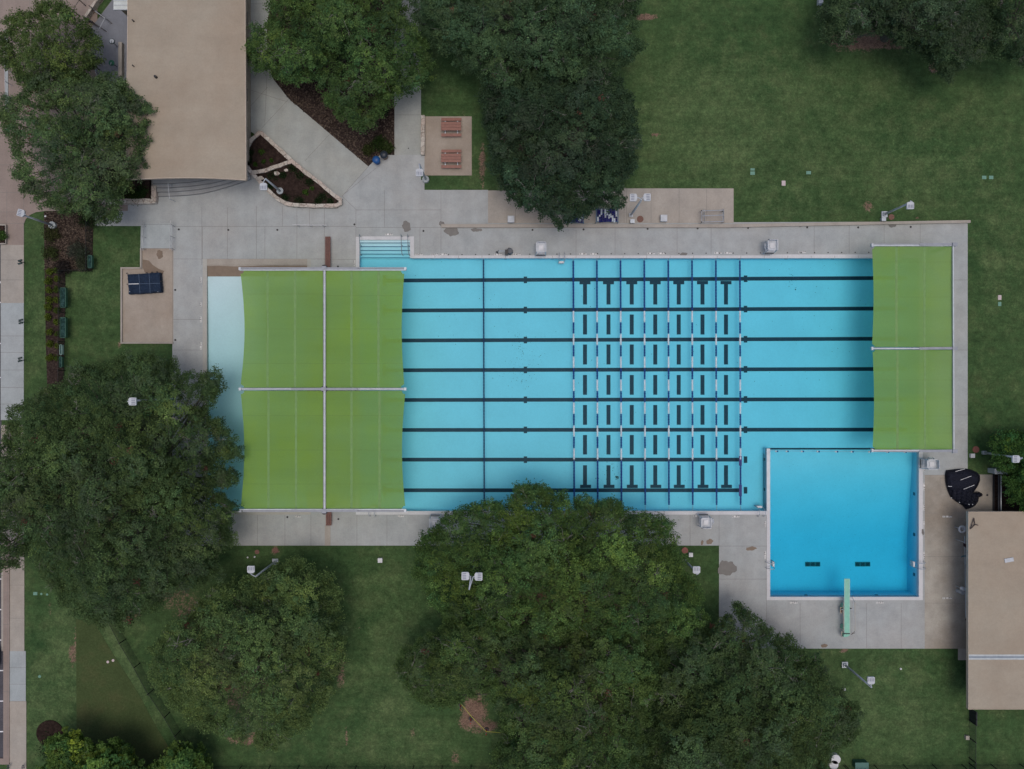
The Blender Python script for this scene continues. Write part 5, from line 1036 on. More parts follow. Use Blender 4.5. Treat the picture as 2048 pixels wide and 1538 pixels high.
rail_ = fence('dark rail fence crossing the brown plaza at the top left', [(118, 12), (130, -6)], 1.1, [(120, 9)], link=False)
fence('dark rail fence beside the curved retaining wall', [(158, 38), (165, 22), (185, -8)], 1.1, [(160, 33), (172, 12)], link=False)
# rocks in planter, dirt, stone ring
for i, (x, y, s) in enumerate(((553, 346, 5.5), (572, 340, 4), (521, 356, 6))):
    rs3 = random.Random(i); mb = MB(); c = W(x, y, .45); n = 12; P = [(c.x + M1 * s * (1 + rs3.uniform(-.25, .2)) * math.cos(6.283 * k / n), c.y + M1 * s * .75 * (1 + rs3.uniform(-.25, .2)) * math.sin(6.283 * k / n)) for k in range(n)]; mb.prism(P, .2, .42); o = mb.build('boulder', mStone); tag(o, ['largest pale rough rock in the lower planter bed', 'smaller rough rock right of the largest in the lower planter bed', 'flat tan rock in the left corner of the lower planter bed'][i], 'rock')
mb = MB(); c = W(1868, 135, .1)
for k in range(14): t = k * 6.283 / 14; mb.prism([(c.x + .38 * math.cos(t) + .09 * math.cos(s * 1.257) * (1 + .2 * math.sin(k * 3 + s)), c.y + .38 * math.sin(t) + .08 * math.sin(s * 1.257)) for s in range(5)], 0, .12 + .03 * (k % 3))
o = mb.build('stone_ring', plain('ring_stone', (.22, .15, .12), .9, var=.3)); tag(o, 'small ring of brown stones in the grass below the dark upper right tree', 'stone ring')
# cones and tape
def cone(x, y, label):
    root = empty('traffic_delineator', W(x, y), label, 'delineator post', 'red delineator posts round the bare patch'); b = W(x, y); mb = MB(); mb.tube([(b.x, b.y, 0), (b.x, b.y, .07)], [.23, .2], 14); mb.build('rubber_base', mBlack, root)
    mb = MB(); mb.tube([(b.x, b.y, .06), (b.x, b.y, 1.05), (b.x, b.y, 1.1)], [.07, .045, .03], 10); mb.build('post', mRed, root); mb = MB(); mb.tube([(b.x, b.y, .75), (b.x, b.y, .85)], [.062, .06], 10); mb.build('reflective_band', mWhite, root)
cone(922, 1409.5, 'red post on a black base, upper left end of the yellow tape'); cone(942, 1437, 'red post on a wide black base in the middle of the yellow tape'); cone(973, 1459, 'red post on a black base at the corner of the yellow tape'); cone(893, 1268, 'red post glimpsed through the central oak crown edge')
root = empty('barrier_tape', W(945, 1430), 'yellow barrier tape strung between the red posts', 'tape')
P = [W(918, 1402, .95), W(923, 1409, .95), W(943, 1433, .9), W(972, 1463, .95), W(1010, 1466, .9)]
for a, b in zip(P[:-1], P[1:]): mb = MB(); d = (b - a).normalized(); n = Vector((-d.y, d.x, 0)) * .022; v = Vector((0, 0, .06)); mb.face([a - n, b - n, b + n, a + n]); mb.build('tape_run', mYel, root)
for x, y, r, l in ((1672, 1519, .42, 'upper'), (1668, 1530, .4, 'lower')): cylo('white_drum', x, y, r, 0, .5, mWhite, '%s white round tub half hidden by the lower right oak' % l, 'tub', 20)
cylo('white_pipe_cap', 1689, 1379, .12, 0, .2, mWhite, 'small white cap at the crown edge of the lower right oak', 'cap')
boxo('green_bin', 1724, 1532, 1.15, .55, 0, .7, mGreenB, 'dark green cabinet standing at the bottom fence', 'bin', lid=plain('green_lid', (.06, .15, .13), .5))
# parked car, nose just inside the frame
root = empty('parked_car', W(-46, 1312), 'dark parked car with its nose at the left edge of the parking lot', 'car'); mCar = plain('car_paint', (.012, .014, .018), .25, .3); mTyre = plain('tyre', (.015, .015, .015), .8)
fx = gx(3.2); cy0 = gy(1312); prof = [(0, .35), (.02, .62), (.12, .74), (1.2, .92), (1.9, 1.35), (3.2, 1.42), (4.0, 1.1), (4.5, .98), (4.6, .4)]
mb = MB(); n = len(prof); b0 = len(mb.v)
for s in (-1, 1):
    for k, (dx, z) in enumerate(prof): w_ = (.78 if k == 0 else .84 if k == 1 else .88) * (.82 if z > 1.2 else 1); mb.v.append((fx - dx, cy0 + s * w_, z))
for k in range(n - 1): mb.f.append((k, k + 1, n + k + 1, n + k)); mb.m.append(0)
mb.f.append(tuple(range(n))[::-1]); mb.m.append(0); mb.f.append(tuple(range(n, 2 * n))); mb.m.append(0); mb.build('body', mCar, root)
mb = MB(); mb.box(fx - .02, fx + .05, cy0 - .6, cy0 + .6, .38, .55); mb.build('front_bumper', mSteel, root)
for s in (-1, 1): mb = MB(); mb.box(fx - .25, fx + .015, cy0 + s * .62 - .14, cy0 + s * .62 + .14, .58, .70); mb.build('headlight', mWhite, root)
mb = MB(); mb.face([(fx - 1.24, cy0 - .72, .945), (fx - 1.24, cy0 + .72, .945), (fx - 1.88, cy0 + .66, 1.352), (fx - 1.88, cy0 - .66, 1.352)]); mb.build('windscreen', mGlassD, root)
for dx in (.85, 3.7):
    for s in (-1, 1): mb = MB(); mb.tube([(fx - dx, cy0 + s * .7, .33), (fx - dx, cy0 + s * .92, .33)], .33, 20); w2 = mb.build('wheel', mTyre, root); mb = MB(); mb.tube([(fx - dx, cy0 + s * .9, .33), (fx - dx, cy0 + s * .93, .33)], .2, 14); mb.build('rim', mSteel, w2)
# ---------------------------------------------------------------- foliage
def leaf_mat(name, trans=.48):
    m = bpy.data.materials.new(name); m.use_nodes = True; n = m.node_tree; b = n.nodes['Principled BSDF']; a = n.nodes.new('ShaderNodeVertexColor'); a.layer_name = 'Col'
    n.links.new(a.outputs[0], b.inputs['Base Color']); b.inputs['Roughness'].default_value = .55; b.inputs['Specular IOR Level'].default_value = .12
    t = n.nodes.new('ShaderNodeBsdfTranslucent'); n.links.new(a.outputs[0], t.inputs[0]); mx = n.nodes.new('ShaderNodeMixShader'); mx.inputs[0].default_value = trans
    n.links.new(b.outputs[0], mx.inputs[1]); n.links.new(t.outputs[0], mx.inputs[2]); n.links.new(mx.outputs[0], n.nodes['Material Output'].inputs[0]); return m
mLeaf = leaf_mat('leaves'); mBark = plain('bark', (.075, .075, .06), .95, var=.3, scale=6); mTwig = plain('grey_twig', (.21, .20, .19), .9, var=.2, scale=6)
def quads(name, cen, nrm, tang, size, asp, colr, parent):
    n = len(cen); nrm /= np.linalg.norm(nrm, axis=1)[:, None] + 1e-9; u = tang - (tang * nrm).sum(1)[:, None] * nrm; u /= np.linalg.norm(u, axis=1)[:, None] + 1e-9; v = np.cross(nrm, u)
    s = size[:, None]; a = asp[:, None]; P = np.empty((n, 4, 3)); P[:, 0] = cen - u * s; P[:, 1] = cen - v * s * a; P[:, 2] = cen + u * s; P[:, 3] = cen + v * s * a
    me_ = bpy.data.meshes.new(name); me_.vertices.add(n * 4); me_.vertices.foreach_set('co', P.astype(np.float32).ravel()); me_.loops.add(n * 4); me_.loops.foreach_set('vertex_index', np.arange(n * 4, dtype=np.int32)); me_.polygons.add(n)
    me_.polygons.foreach_set('loop_start', np.arange(0, n * 4, 4, dtype=np.int32)); me_.polygons.foreach_set('loop_total', np.full(n, 4, np.int32)); me_.update(calc_edges=True)
    ca_ = me_.color_attributes.new('Col', 'FLOAT_COLOR', 'POINT'); cc = np.ones((n * 4, 4), np.float32); cc[:, :3] = np.repeat(np.clip(colr, 0, 1), 4, 0); ca_.data.foreach_set('color', cc.ravel())
    me_.materials.append(mLeaf); o = bpy.data.objects.new(name, me_); C.objects.link(o); o.parent = parent
    if parent is not None: o.matrix_parent_inverse = PW(parent).inverted()
    return o
NL = 0
def tree(label, poly, ztop, zedge, tint, seed, name='oak_tree', dens=1., spacing=1.5, leaf=.076, twigs=1., hue=.25, falloff=60., spray_n=50, leaf_n=32, drop=(), tufts=(), yel=.15, frost=.3):
    global NL
    r = np.random.RandomState(seed); poly = [tuple(p) for p in poly]; fp = []; pc = np.mean(poly, 0); pa = r.uniform(0, 6.28, 4)
    for i in range(len(poly)):
        a_, b_ = np.array(poly[i], float), np.array(poly[(i + 1) % len(poly)], float); m_ = max(1, int(np.linalg.norm(b_ - a_) / 9))
        for k in range(m_):
            q = a_ + (b_ - a_) * k / m_; v = q - pc; v = v / (np.linalg.norm(v) + 1e-9); s_ = q[0] * .11 + q[1] * .13
            fp.append(tuple(q + v * (7 * math.sin(s_ + pa[0]) + 6 * math.sin(s_ * 2.3 + pa[1]) + r.randn() * 3 - 2)))
    poly = fp; tint = tuple(np.array(tint) * np.array((2.45, 2.4, 2.0)))
    P = np.array(poly, float); x0, y0 = P.min(0); x1, y1 = P.max(0); sp = spacing / M1
    # keep only the reach near the picture plus a margin
    X0, X1, Y0, Y1 = max(x0, -110), min(x1, 2160), max(y0, -110), min(y1, 1650)
    cand = r.rand(int((X1 - X0) * (Y1 - Y0) / sp ** 2 * 14), 2) * [X1 - X0, Y1 - Y0] + [X0, Y0]
    cand = cand[inpoly(poly, cand[:, 0], cand[:, 1])]; de = edged(poly, cand[:, 0], cand[:, 1]); cand = cand[de > 6]; de = de[de > 6]; keep_ = []
    for i in range(len(cand)):
        rr_ = sp * (.5 + .4 * min(1, de[i] / 40))
        if all((cand[i, 0] - cand[j, 0]) ** 2 + (cand[i, 1] - cand[j, 1]) ** 2 > rr_ ** 2 for j in keep_):
            if de[i] < 30 and r.rand() < .12: continue
            if any((cand[i, 0] - a) ** 2 + (cand[i, 1] - b) ** 2 < c_ ** 2 for a, b, c_ in drop): continue
            keep_.append(i)
    cand = cand[keep_]; de = de[keep_]; nt0 = len(cand)
    if tufts: cand = np.concatenate([cand, [[a, b] for a, b, c_ in tufts]]); de = np.concatenate([de, [c_ * .9 for a, b, c_ in tufts]])
    nb = len(cand); cx_, cy_ = P.mean(0); root = empty(name, W(float(np.clip(cx_, -60, 2110)), float(np.clip(cy_, -60, 1600))), label, 'tree')
    base = Vector(root.location)
    zb = zedge + (ztop - zedge) * (1 - np.exp(-de / falloff)) + r.uniform(-.6, .55, nb)
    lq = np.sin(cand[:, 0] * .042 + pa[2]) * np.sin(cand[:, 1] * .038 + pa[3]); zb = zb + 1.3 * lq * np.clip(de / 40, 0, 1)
    kx = (H - zb) / F; B = np.stack([(cand[:, 0] - 1024) * kx, (769 - cand[:, 1]) * kx, zb], 1)
    Rb = np.clip(de * M1 * .92, .62, 1.0 * spacing) * r.uniform(.75, 1.2, nb)
    bt = r.randn(nb); by = np.clip(r.randn(nb), -1, 2.2); bf = r.rand(nb)
    cen = []; nr = []; col_ = []; sz = []
    for i in range(nb):
        ns = int(spray_n * (Rb[i] / 1.4) ** 2 * dens) + 4; ph = r.uniform(0, 6.28, 3); th = r.uniform(0, 6.283, ns); q = np.sqrt(r.rand(ns)) 
        lob = .93 + .25 * np.sin(3 * th + ph[0]) + .15 * np.sin(5 * th + ph[1]) + .1 * np.sin(9 * th + ph[2])
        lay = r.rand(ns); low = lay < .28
        rad = Rb[i] * q * lob * np.where(low, 1.1, 1.0); hz_ = np.where(low, -.55 * Rb[i] * r.rand(ns) - .3, Rb[i] * .62 * np.sqrt(np.clip(1 - (q * .95) ** 2, 0, 1)) + r.randn(ns) * .12)
        S = np.stack([B[i, 0] + rad * np.cos(th), B[i, 1] + rad * np.sin(th), B[i, 2] + hz_], 1); out_ = np.stack([np.cos(th) * q, np.sin(th) * q, .9 - .5 * q], 1)
        nl = np.full(ns, leaf_n); nlt = nl.sum(); si = np.repeat(np.arange(ns), nl); sr = r.uniform(.22, .48, ns)[si]
        g1 = r.randn(nlt, 3); g1 /= np.linalg.norm(g1, axis=1)[:, None]; g1 *= (r.rand(nlt) ** .45)[:, None]; g1[:, 2] *= .7
        c1 = S[si] + g1 * sr[:, None] + out_[si] * (r.rand(nlt) * .12)[:, None]; cen.append(c1)
        nr.append(out_[si] * .9 + g1 * .6 + r.randn(nlt, 3) * .38 + [0, 0, .5])
        st = r.randn(ns)[si]; sy = r.randn(ns)[si]; lt = r.randn(nlt)
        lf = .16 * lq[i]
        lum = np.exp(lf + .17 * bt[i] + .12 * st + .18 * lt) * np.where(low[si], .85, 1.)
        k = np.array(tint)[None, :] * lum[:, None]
        yv = np.clip(.5 * by[i] * yel + .22 * sy * yel * 2 + .12 * lt * yel, -.3, 1.2)[:, None]
        k = k * (1 + yv * np.array([[1.3, .55, -.35]]))
        fv = (bf[i] < .4) * frost * 1.3 * r.rand(ns)[si][:, None].ravel(); k = k * (1 - fv[:, None] * .5) + np.array([[.12, .135, .115]]) * (fv[:, None] * .55)
        dead = (r.rand(ns) < .003)[si]; k[dead] = np.array([.13, .06, .045]) * lum[dead][:, None]
        col_.append(k); sz.append(leaf * r.uniform(.55, 1.3, nlt))
    # fringe sprigs poking past the outline
    per = []; L = len(poly)
    for i in range(L):
        a, b = np.array(poly[i]), np.array(poly[(i + 1) % L]); m_ = int(np.linalg.norm(b - a) / 8) + 1
        for k in range(m_):
            p = a + (b - a) * (k + r.rand()) / m_
            if X0 - 5 < p[0] < X1 + 5 and Y0 - 5 < p[1] < Y1 + 5 and r.rand() < .8: per.append(p)
    twl = []
    for p in per:
        d = np.array([cx_, cy_]) - p; d = d / (np.linalg.norm(d) + 1e-9); ang = r.uniform(-.8, .8); d = np.array([d[0] * math.cos(ang) - d[1] * math.sin(ang), d[0] * math.sin(ang) + d[1] * math.cos(ang)])
        p = p + r.randn(2) * 2.5; ln = r.uniform(14, 30); z = zedge + r.uniform(-.6, .8); m_ = int(ln / 2.4); A = []
        for k in range(m_):
            q = p + d * ln * k / m_ + r.randn(2) * (1.2 + 2.6 * k / m_); A.append(W(q[0], q[1], z + .5 * k / m_))
        twl.append([W(*(p), z), W(*(p + d * ln), z + .4)])
        A = np.array([tuple(v) for v in A]); nl = 16; c1 = np.repeat(A, nl, 0) + r.randn(len(A) * nl, 3) * [.13, .13, .09]; cen.append(c1); nr.append(r.randn(len(c1), 3) * .6 + [0, 0, .8]); lum = np.exp(.25 * r.randn(len(c1)) - .05)
        k = np.array(tint)[None, :] * lum[:, None]; col_.append(k); sz.append(leaf * r.uniform(.55, 1.25, len(c1)))
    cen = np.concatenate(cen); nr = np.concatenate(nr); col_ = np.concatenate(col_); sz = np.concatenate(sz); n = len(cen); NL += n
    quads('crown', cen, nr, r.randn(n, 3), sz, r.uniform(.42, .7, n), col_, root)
    # trunk, limbs, twigs
    mb = MB(); b0 = Vector((float(np.median(B[:, 0])), float(np.median(B[:, 1])), 0)); zf = ztop * .38
    tr = .16 + .012 * math.sqrt(nb) * 2; mb.tube([b0, b0 + Vector((.1, .05, zf * .5)), b0 + Vector((.05, -.1, zf))], [tr * 1.3, tr, tr * .85], 10); mb.build('trunk', mBark, root)
    mb = MB(); top = b0 + Vector((.05, -.1, zf)); order = np.arange(nb)
    for i in order:
        e_ = Vector(B[i]) - Vector((0, 0, .5 * Rb[i])); mid = top.lerp(e_, .5) + Vector((r.randn() * .3, r.randn() * .3, -.05 * (e_ - top).length - .3)); rb_ = .02 + .008 * (e_ - top).length; mb.tube([top, mid, e_], [rb_ * 1.3, rb_, .025], 5, 0, False)
    for a, b in ():
        if r.rand() < .5: mb.tube([b, (a + b) / 2 + Vector((r.randn() * .08, r.randn() * .08, .05)), a], [.022, .016, .008], 3, 0, False)
    for i in range(nb):
        if r.rand() > .28 * twigs: continue
        e_ = Vector(B[i]) - Vector((0, 0, .5 * Rb[i]))
        for k in range(r.randint(2, 5)):
            t = r.uniform(0, 6.283); ln = Rb[i] * r.uniform(.5, 1.0); u = Vector((math.cos(t), math.sin(t), 0)); s0 = e_; q = [s0]
            for s_ in range(1, 4): q.append(s0 + u * ln * s_ / 3 + Vector((r.randn() * .09, r.randn() * .09, Rb[i] * (1.2 - .10 * s_) + r.randn() * .05)))
            mb.tube(q, [.028, .02, .015, .007], 3, 1, False)
            for _ in range(3):
                a = q[r.randint(1, 4)]; t2 = t + r.uniform(-1, 1); mb.tube([a, a + Vector((math.cos(t2), math.sin(t2), .15)) * r.uniform(.2, .5)], [.012, .005], 3, 1, False)
    mb.build('branches', [mBark, mTwig], root)
    return root
DG = (.036, .066, .030); MG = (.045, .078, .026); YG = (.062, .105, .022); GG = (.042, .066, .034); BL = (.026, .052, .032)
tree('broad-crowned oak at the top left corner of the plaza', [(0, 80), (10, 45), (40, 22), (70, 8), (110, -5), (140, 10), (150, 35), (178, 48), (190, 70), (207, 92), (200, 118), (188, 135), (175, 150), (150, 165), (100, 172), (60, 175), (32, 165), (20, 135), (2, 128), (-10, 100)], 6.5, 4, (.044, .070, .028), 1)
tree('large oak overhanging the left side of the tan-roofed building', [(45, 160), (70, 140), (110, 132), (160, 150), (195, 150), (235, 152), (262, 170), (275, 195), (305, 217), (298, 250), (302, 280), (290, 320), (278, 340), (262, 375), (238, 390), (240, 430), (210, 445), (190, 425), (150, 428), (110, 415), (62, 398), (35, 360), (25, 310), (15, 270), (-5, 232), (8, 205), (42, 190)], 7.5, 4.2, (.044, .074, .036), 2, tufts=((270, 190, 13), (285, 215, 14), (296, 222, 10), (288, 250, 13), (293, 268, 11), (285, 300, 13), (272, 330, 12), (225, 425, 13), (205, 435, 10), (15, 205, 12), (12, 240, 11)), frost=.7)
tree('bright green oak growing from the mulch bed by the garden path', [(497, 62), (530, 48), (545, 0), (560, -80), (790, -80), (800, 0), (818, 40), (842, 75), (862, 118), (850, 150), (832, 178), (800, 182), (788, 196), (772, 215), (748, 242), (722, 262), (690, 240), (655, 205), (640, 168), (600, 160), (560, 160), (535, 138), (505, 140), (492, 105)], 7.5, 4, (.040, .074, .028), 3, yel=.2, tufts=((835, 165, 13), (845, 135, 12), (820, 120, 14), (510, 60, 12), (503, 95, 14), (515, 125, 12), (735, 240, 15), (715, 250, 11), (570, 150, 12)))
tree('wide dark oak at the top edge, middle of the grounds', [(812, -80), (1270, -80), (1275, 20), (1270, 70), (1282, 100), (1250, 132), (1200, 150), (1100, 190), (1000, 182), (960, 150), (925, 140), (900, 112), (870, 90), (842, 60), (822, 20)], 8.5, 4.5, (.034, .062, .035), 4, yel=.12)
tree('very dark oak overhanging the pale deck above the lane ropes', [(965, 180), (985, 150), (1040, 140), (1120, 130), (1200, 130), (1240, 160), (1262, 200), (1278, 250), (1270, 310), (1262, 350), (1245, 380), (1238, 415), (1205, 412), (1172, 440), (1110, 446), (1080, 422), (1040, 410), (1010, 385), (988, 350), (975, 310), (980, 260), (962, 220)], 8, 4, (.022, .041, .026), 5, yel=.1, leaf=.085, frost=.5)
tree('dark oak spreading along the top right corner', [(1635, 60), (1650, 20), (1680, -80), (1900, -80), (1990, -80), (1985, 60), (1960, 110), (1935, 140), (1900, 165), (1860, 120), (1830, 100), (1790, 80), (1745, 52), (1700, 55), (1682, 88), (1655, 80)], 8, 4, (.030, .052, .031), 6, frost=.6, yel=.1, drop=((1730, 75, 28),))
tree('dark tree cut off by the upper right corner of the picture', [(1975, -80), (2120, -80), (2120, 95), (2048, 132), (2010, 118), (1980, 108), (1985, 40)], 8, 4, (.034, .060, .033), 16, frost=.5)
tree('huge dark oak covering the west end of the wading pool', [(100, 770), (150, 740), (200, 728), (250, 718), (300, 708), (340, 718), (368, 742), (400, 748), (428, 745), (440, 772), (422, 800), (395, 822), (425, 838), (452, 858), (480, 900), (455, 915), (430, 905), (425, 930), (470, 945), (460, 968), (430, 962), (418, 985), (450, 990), (470, 1040), (450, 1062), (465, 1088), (432, 1120), (438, 1150), (400, 1170), (350, 1180), (330, 1200), (290, 1228), (250, 1248), (190, 1240), (150, 1225), (112, 1190), (90, 1150), (50, 1090), (20, 1130), (-10, 1140), (-60, 1120), (-80, 950), (0, 890), (22, 860), (18, 820), (50, 800)], 10, 4.5, (.037, .063, .029), 7, frost=.5, tufts=((425, 762, 15), (412, 785, 12), (432, 775, 8), (445, 862, 14), (462, 885, 12), (474, 905, 8), (440, 895, 13), (448, 948, 12), (462, 955, 8), (432, 960, 9), (440, 1000, 14), (455, 1015, 10), (450, 1040, 12), (462, 1080, 9), (430, 850, 10), (20, 870, 13), (45, 815, 12)), falloff=90)
tree('mid-green oak on the lawn below the south deck, left of centre', [(302, 1290), (330, 1262), (372, 1232), (400, 1195), (430, 1165), (480, 1162), (560, 1135), (598, 1112), (628, 1142), (678, 1162), (685, 1200), (672, 1250), (688, 1290), (680, 1340), (660, 1380), (640, 1420), (620, 1458), (580, 1475), (560, 1498), (500, 1500), (478, 1480), (430, 1462), (390, 1450), (350, 1420), (330, 1390), (300, 1350)], 8, 4, (.054, .086, .036), 8, yel=.16, spacing=1.6, frost=.4, drop=((470, 1325, 14), (540, 1295, 10), (455, 1460, 6)))
tree('great central oak overhanging the south deck and the pool edge', [(838, 1092), (852, 1062), (900, 1042), (940, 1012), (970, 1002), (1003, 1010), (1030, 992), (1032, 972), (1065, 965), (1100, 977), (1108, 1002), (1140, 992), (1180, 1002), (1240, 1005), (1268, 1022), (1300, 1032), (1345, 1052), (1348, 1085), (1330, 1102), (1368, 1112), (1372, 1150), (1395, 1170), (1402, 1210), (1415, 1240), (1395, 1275), (1330, 1295), (1250, 1280), (1150, 1290), (1050, 1280), (960, 1270), (902, 1252), (868, 1210), (850, 1180), (826, 1140)], 10, 4.5, (.040, .073, .026), 9, yel=.2, tufts=((1060, 978, 13), (1045, 988, 12), (1078, 985, 12), (1095, 1000, 11), (1060, 1000, 15), (1035, 1005, 12), (975, 1012, 11), (1160, 1003, 12), (1185, 1008, 12), (1235, 1018, 12), (1290, 1042, 12), (1345, 1075, 14), (1330, 1065, 12), (1325, 1090, 12), (850, 1075, 12), (1210, 1012, 11)), falloff=90)
tree('olive green oak below the great central oak, reaching the bottom edge', [(880, 1240), (950, 1232), (1060, 1250), (1150, 1260), (1280, 1262), (1330, 1300), (1320, 1360), (1300, 1420), (1290, 1480), (1270, 1640), (985, 1640), (992, 1500), (1015, 1470), (1000, 1440), (985, 1400), (960, 1372), (920, 1385), (880, 1405), (835, 1395), (795, 1360), (802, 1320), (842, 1292)], 9.5, 4.5, (.041, .071, .028), 10, yel=.18, falloff=80, frost=.4)
tree('dark oak at the lower right beside the diving board deck', [(1300, 1295), (1340, 1255), (1385, 1242), (1430, 1245), (1452, 1222), (1490, 1217), (1520, 1237), (1535, 1262), (1570, 1267), (1600, 1302), (1640, 1322), (1652, 1352), (1690, 1392), (1718, 1420), (1712, 1460), (1680, 1480), (1660, 1520), (1640, 1640), (1290, 1640), (1300, 1480), (1312, 1400)], 8.5, 4, (.036, .062, .028), 11, frost=.5, falloff=80)
tree('small glossy green tree at the right edge above the shed', [(1990, 885), (2010, 868), (2048, 862), (2120, 860), (2120, 1030), (2045, 1020), (2030, 1000), (2010, 985), (2000, 960), (2010, 945), (1992, 925)], 4.5, 2.5, (.030, .066, .020), 12, name='leafy_tree', spacing=1.0, twigs=.1, frost=0, yel=.4)
tree('bright lime green tree at the bottom left corner', [(95, 1502), (110, 1482), (140, 1467), (165, 1475), (190, 1490), (215, 1497), (235, 1477), (250, 1490), (268, 1520), (290, 1545), (300, 1640), (90, 1640)], 5.5, 3, (.046, .084, .024), 13, name='leafy_tree', spacing=1.1, twigs=.3, frost=.1, yel=.4, leaf=.12)
tree('smaller lime green tree just right of the one at the bottom left corner', [(300, 1530), (330, 1507), (350, 1490), (370, 1502), (400, 1497), (415, 1522), (400, 1640), (290, 1640), (288, 1550)], 5, 2.6, (.046, .085, .026), 14, name='leafy_tree', spacing=1.0, twigs=.3, frost=.1, yel=.3, leaf=.12)
# shrubs
def shrub(x, y, rad, tint, label, name='shrub', grp=None, z=.35, n=420, leaf=.06, z0=0.):
    global NL
    r = np.random.RandomState(int(x * 7 + y)); root = empty(name, W(x, y), label, 'shrub' if name == 'shrub' else 'plant', grp); c = W(x, y, z); nb = 7; A = np.stack([np.cos(np.arange(nb) * 2 * math.pi / nb), np.sin(np.arange(nb) * 2 * math.pi / nb)], 1) * r.uniform(.3, .8, (nb, 1)) * rad
    A = np.concatenate([A, [[0, 0]]]); k = r.randint(0, nb + 1, n); p = r.randn(n, 3) * [rad * .28, rad * .28, .08]; cen = np.stack([c.x + A[k, 0] + p[:, 0], c.y + A[k, 1] + p[:, 1], np.maximum(.06 + z0, z + p[:, 2] - .2 * np.hypot(A[k, 0] + p[:, 0], A[k, 1] + p[:, 1]) / rad * z)], 1)
    nr = r.randn(n, 3) * .6 + [0, 0, .8]; lum = np.exp(.3 * r.randn(n)); NL += n; quads('foliage', cen, nr, r.randn(n, 3), leaf * r.uniform(.6, 1.3, n), r.uniform(.4, .7, n), np.array(tint)[None] * lum[:, None], root)
    mb = MB(); mb.tube([(c.x, c.y, z0), (c.x, c.y, z * .8)], .02, 5); mb.build('stem', mBark, root)
bedp = [(98, 543), (112, 540), (95, 562), (113, 558), (96, 580), (112, 579), (97, 599), (112, 600), (95, 614), (112, 620), (95, 634), (112, 643), (98, 664), (114, 668), (98, 688), (115, 692), (98, 715), (114, 717)]
o9 = ['topmost', 'second', 'third', 'fourth', 'fifth', 'sixth', 'seventh', 'eighth', 'lowest']
for i, (x, y) in enumerate(bedp): shrub(x, y, .30 if i % 2 == 0 else .25, (.10, .14, .02) if i % 4 != 1 else (.07, .11, .02), '%s yellow-green shrub in the %s row of the narrow mulch bed' % (o9[i // 2], 'left' if i % 2 == 0 else 'right'), grp='yellow-green shrubs planted in two rows', n=380)
for x, y, s, l in ((522, 303, .26, 'largest green plant in the upper triangular planter bed'), (526.5, 322.5, .16, 'small green plant at the centre of the upper planter bed'), (542, 320, .16, 'small green plant at the right of the upper planter bed'), (510, 328, .18, 'small green plant at the left of the upper planter bed'), (610, 384, .24, 'bright green plant in the middle of the lower planter bed'), (624, 376, .18, 'small dark plant near the right side of the lower planter bed')): shrub(x, y, s, (.06, .12, .02), l, 'garden_plant', 'plants in the stone planter', .5, 260, .05, .3)
for i, (x, y, s) in enumerate(((545, 350, .6), (585, 336, .45), (600, 350, .5), (565, 350, .3), (620, 362, .4), (645, 392, .5), (600, 402, .5), (570, 395, .4), (540, 372, .4), (636, 402, .4), (660, 402, .35), (500, 305, .35), (498, 320, .3))): shrub(x, y, s, (.018, .038, .012), 'low dark ground-cover plant %s' % ['under the cross wall beside the largest rock', 'right of the rocks, tucked under the cross wall', 'inside the planter along its garden path wall, upper', 'between the two rough rocks', 'inside the planter along its garden path wall, middle', 'near the lower right curve of the planter', 'along the lower rim of the planter, centre', 'just below the planter lamp base', 'above the planter lamp arm', 'along the lower rim, right of centre', 'beside the white ball cap in the planter tip', 'at the left rim of the upper planter bed, higher', 'at the left rim of the upper planter bed, lower'][i], 'ground_cover_plant', 'low plants in the stone planter', .42, 420, .045, .3)
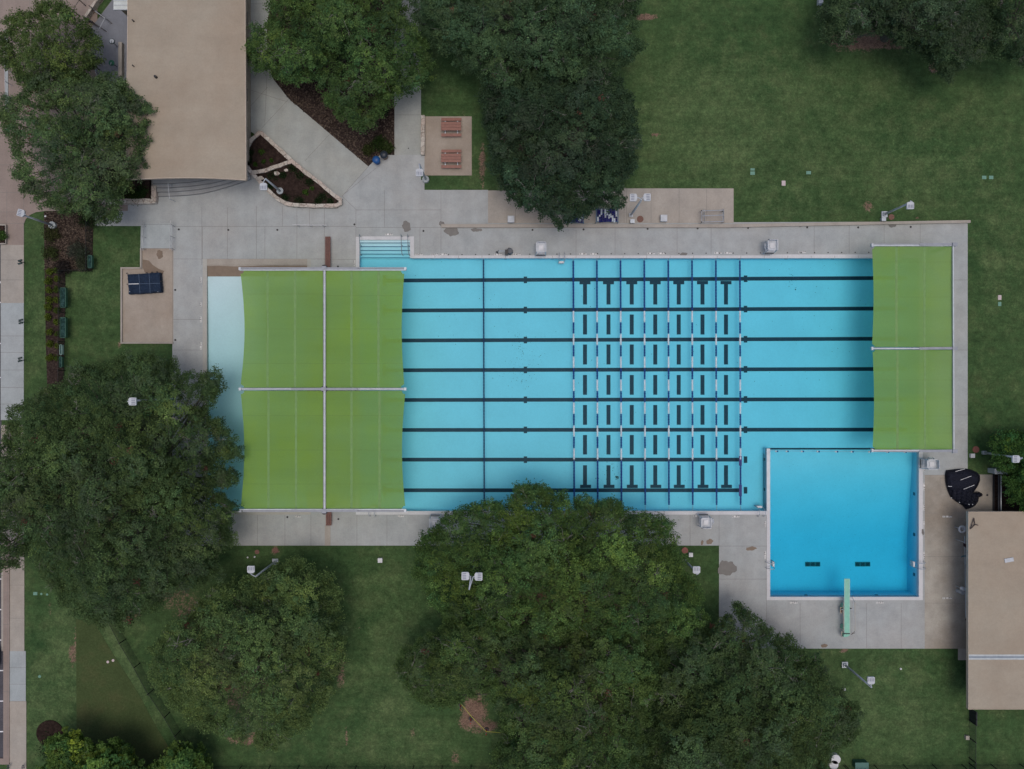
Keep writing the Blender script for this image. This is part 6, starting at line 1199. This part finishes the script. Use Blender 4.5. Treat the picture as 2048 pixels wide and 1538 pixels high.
for i, (x, y, s, t_, l) in enumerate(((758, 285, .8, (.035, .065, .016), 'low green plant in the mulch tip near the bins'), (775, 295, .5, (.045, .07, .02), 'small olive plant beside the mulch tip right edge'), (765, 220, .5, (.02, .035, .018), 'dark low shrub at the mulch bed edge beside the walkway'), (735, 300, .5, (.05, .065, .02), 'sparse olive plant left of the mulch tip'), (280, 385, .8, (.028, .06, .016), 'green shrub filling the corner planter by the steps'), (235, 375, 1.2, (.03, .065, .018), 'large green shrub in the corner planter under the oak'), (215, 390, .8, (.03, .06, .018), 'green shrub at the left end of the corner planter'), (265, 392, .6, (.04, .07, .015), 'low shrub against the lower wall of the corner planter'), (4, 470, .4, (.06, .12, .03), 'small green plant in the planter at the left edge'),
        (150, 500, .9, (.07, .08, .06), 'sparse grey-green shrub in the wide mulch bed'), (165, 525, .8, (.06, .075, .045), 'pale grey-green shrub near the corner of the wide mulch bed'), (125, 535, .7, (.035, .03, .028), 'dark bare shrub in the wide mulch bed'), (100, 470, .7, (.06, .07, .025), 'thin yellowing shrub at the left of the mulch bed'), (175, 435, 1.0, (.03, .055, .02), 'green shrub at the top right of the mulch bed'), (160, 505, .5, (.05, .07, .045), 'small grey tuft in the wide mulch bed'), (100, 505, .7, (.055, .075, .025), 'low green shrub above the first yellow-green shrub'), (100, 1497, 1.0, (.02, .042, .016), 'dark shrub at the lower edge of the round mulch ring'))):
    shrub(x, y, s, t_, l, z=.5, n=int(700 * s + 250), leaf=.07)
rs = np.random.RandomState(3); N_ = 13000; cx_ = []; 
poly_b = [(545, -60), (545, 0), (536, 35), (534, 80), (536, 128), (548, 160), (578, 198), (737, 333), (760, 310), (787, 310), (787, -60)]
q_ = rs.rand(N_, 2) * [254, 394] + [534, -60]; q_ = q_[inpoly(poly_b, q_[:, 0], q_[:, 1])]; q2 = rs.rand(3500, 2) * [95, 118] + [90, 424]; q2 = q2[q2[:, 0] < 184]; q_ = np.concatenate([q_, q2]); n_ = len(q_)
cen = np.stack([(q_[:, 0] - 1024) * M1, (769 - q_[:, 1]) * M1, np.full(n_, .06) + rs.rand(n_) * .03], 1); tone = rs.rand(n_, 1); colr = np.array([[.21, .16, .125]]) * tone + np.array([[.03, .02, .018]]) * (1 - tone)
o = quads('leaf_litter', cen, rs.randn(n_, 3) * .3 + [0, 0, 1], rs.randn(n_, 3), .05 + .08 * rs.rand(n_), .4 + .4 * rs.rand(n_), colr, None); tag(o, 'brown dry leaves strewn over the mulch beds', 'leaf litter', kind='stuff')
open('/tmp/leaves.txt', 'w').write(str(NL)) if 0 else None
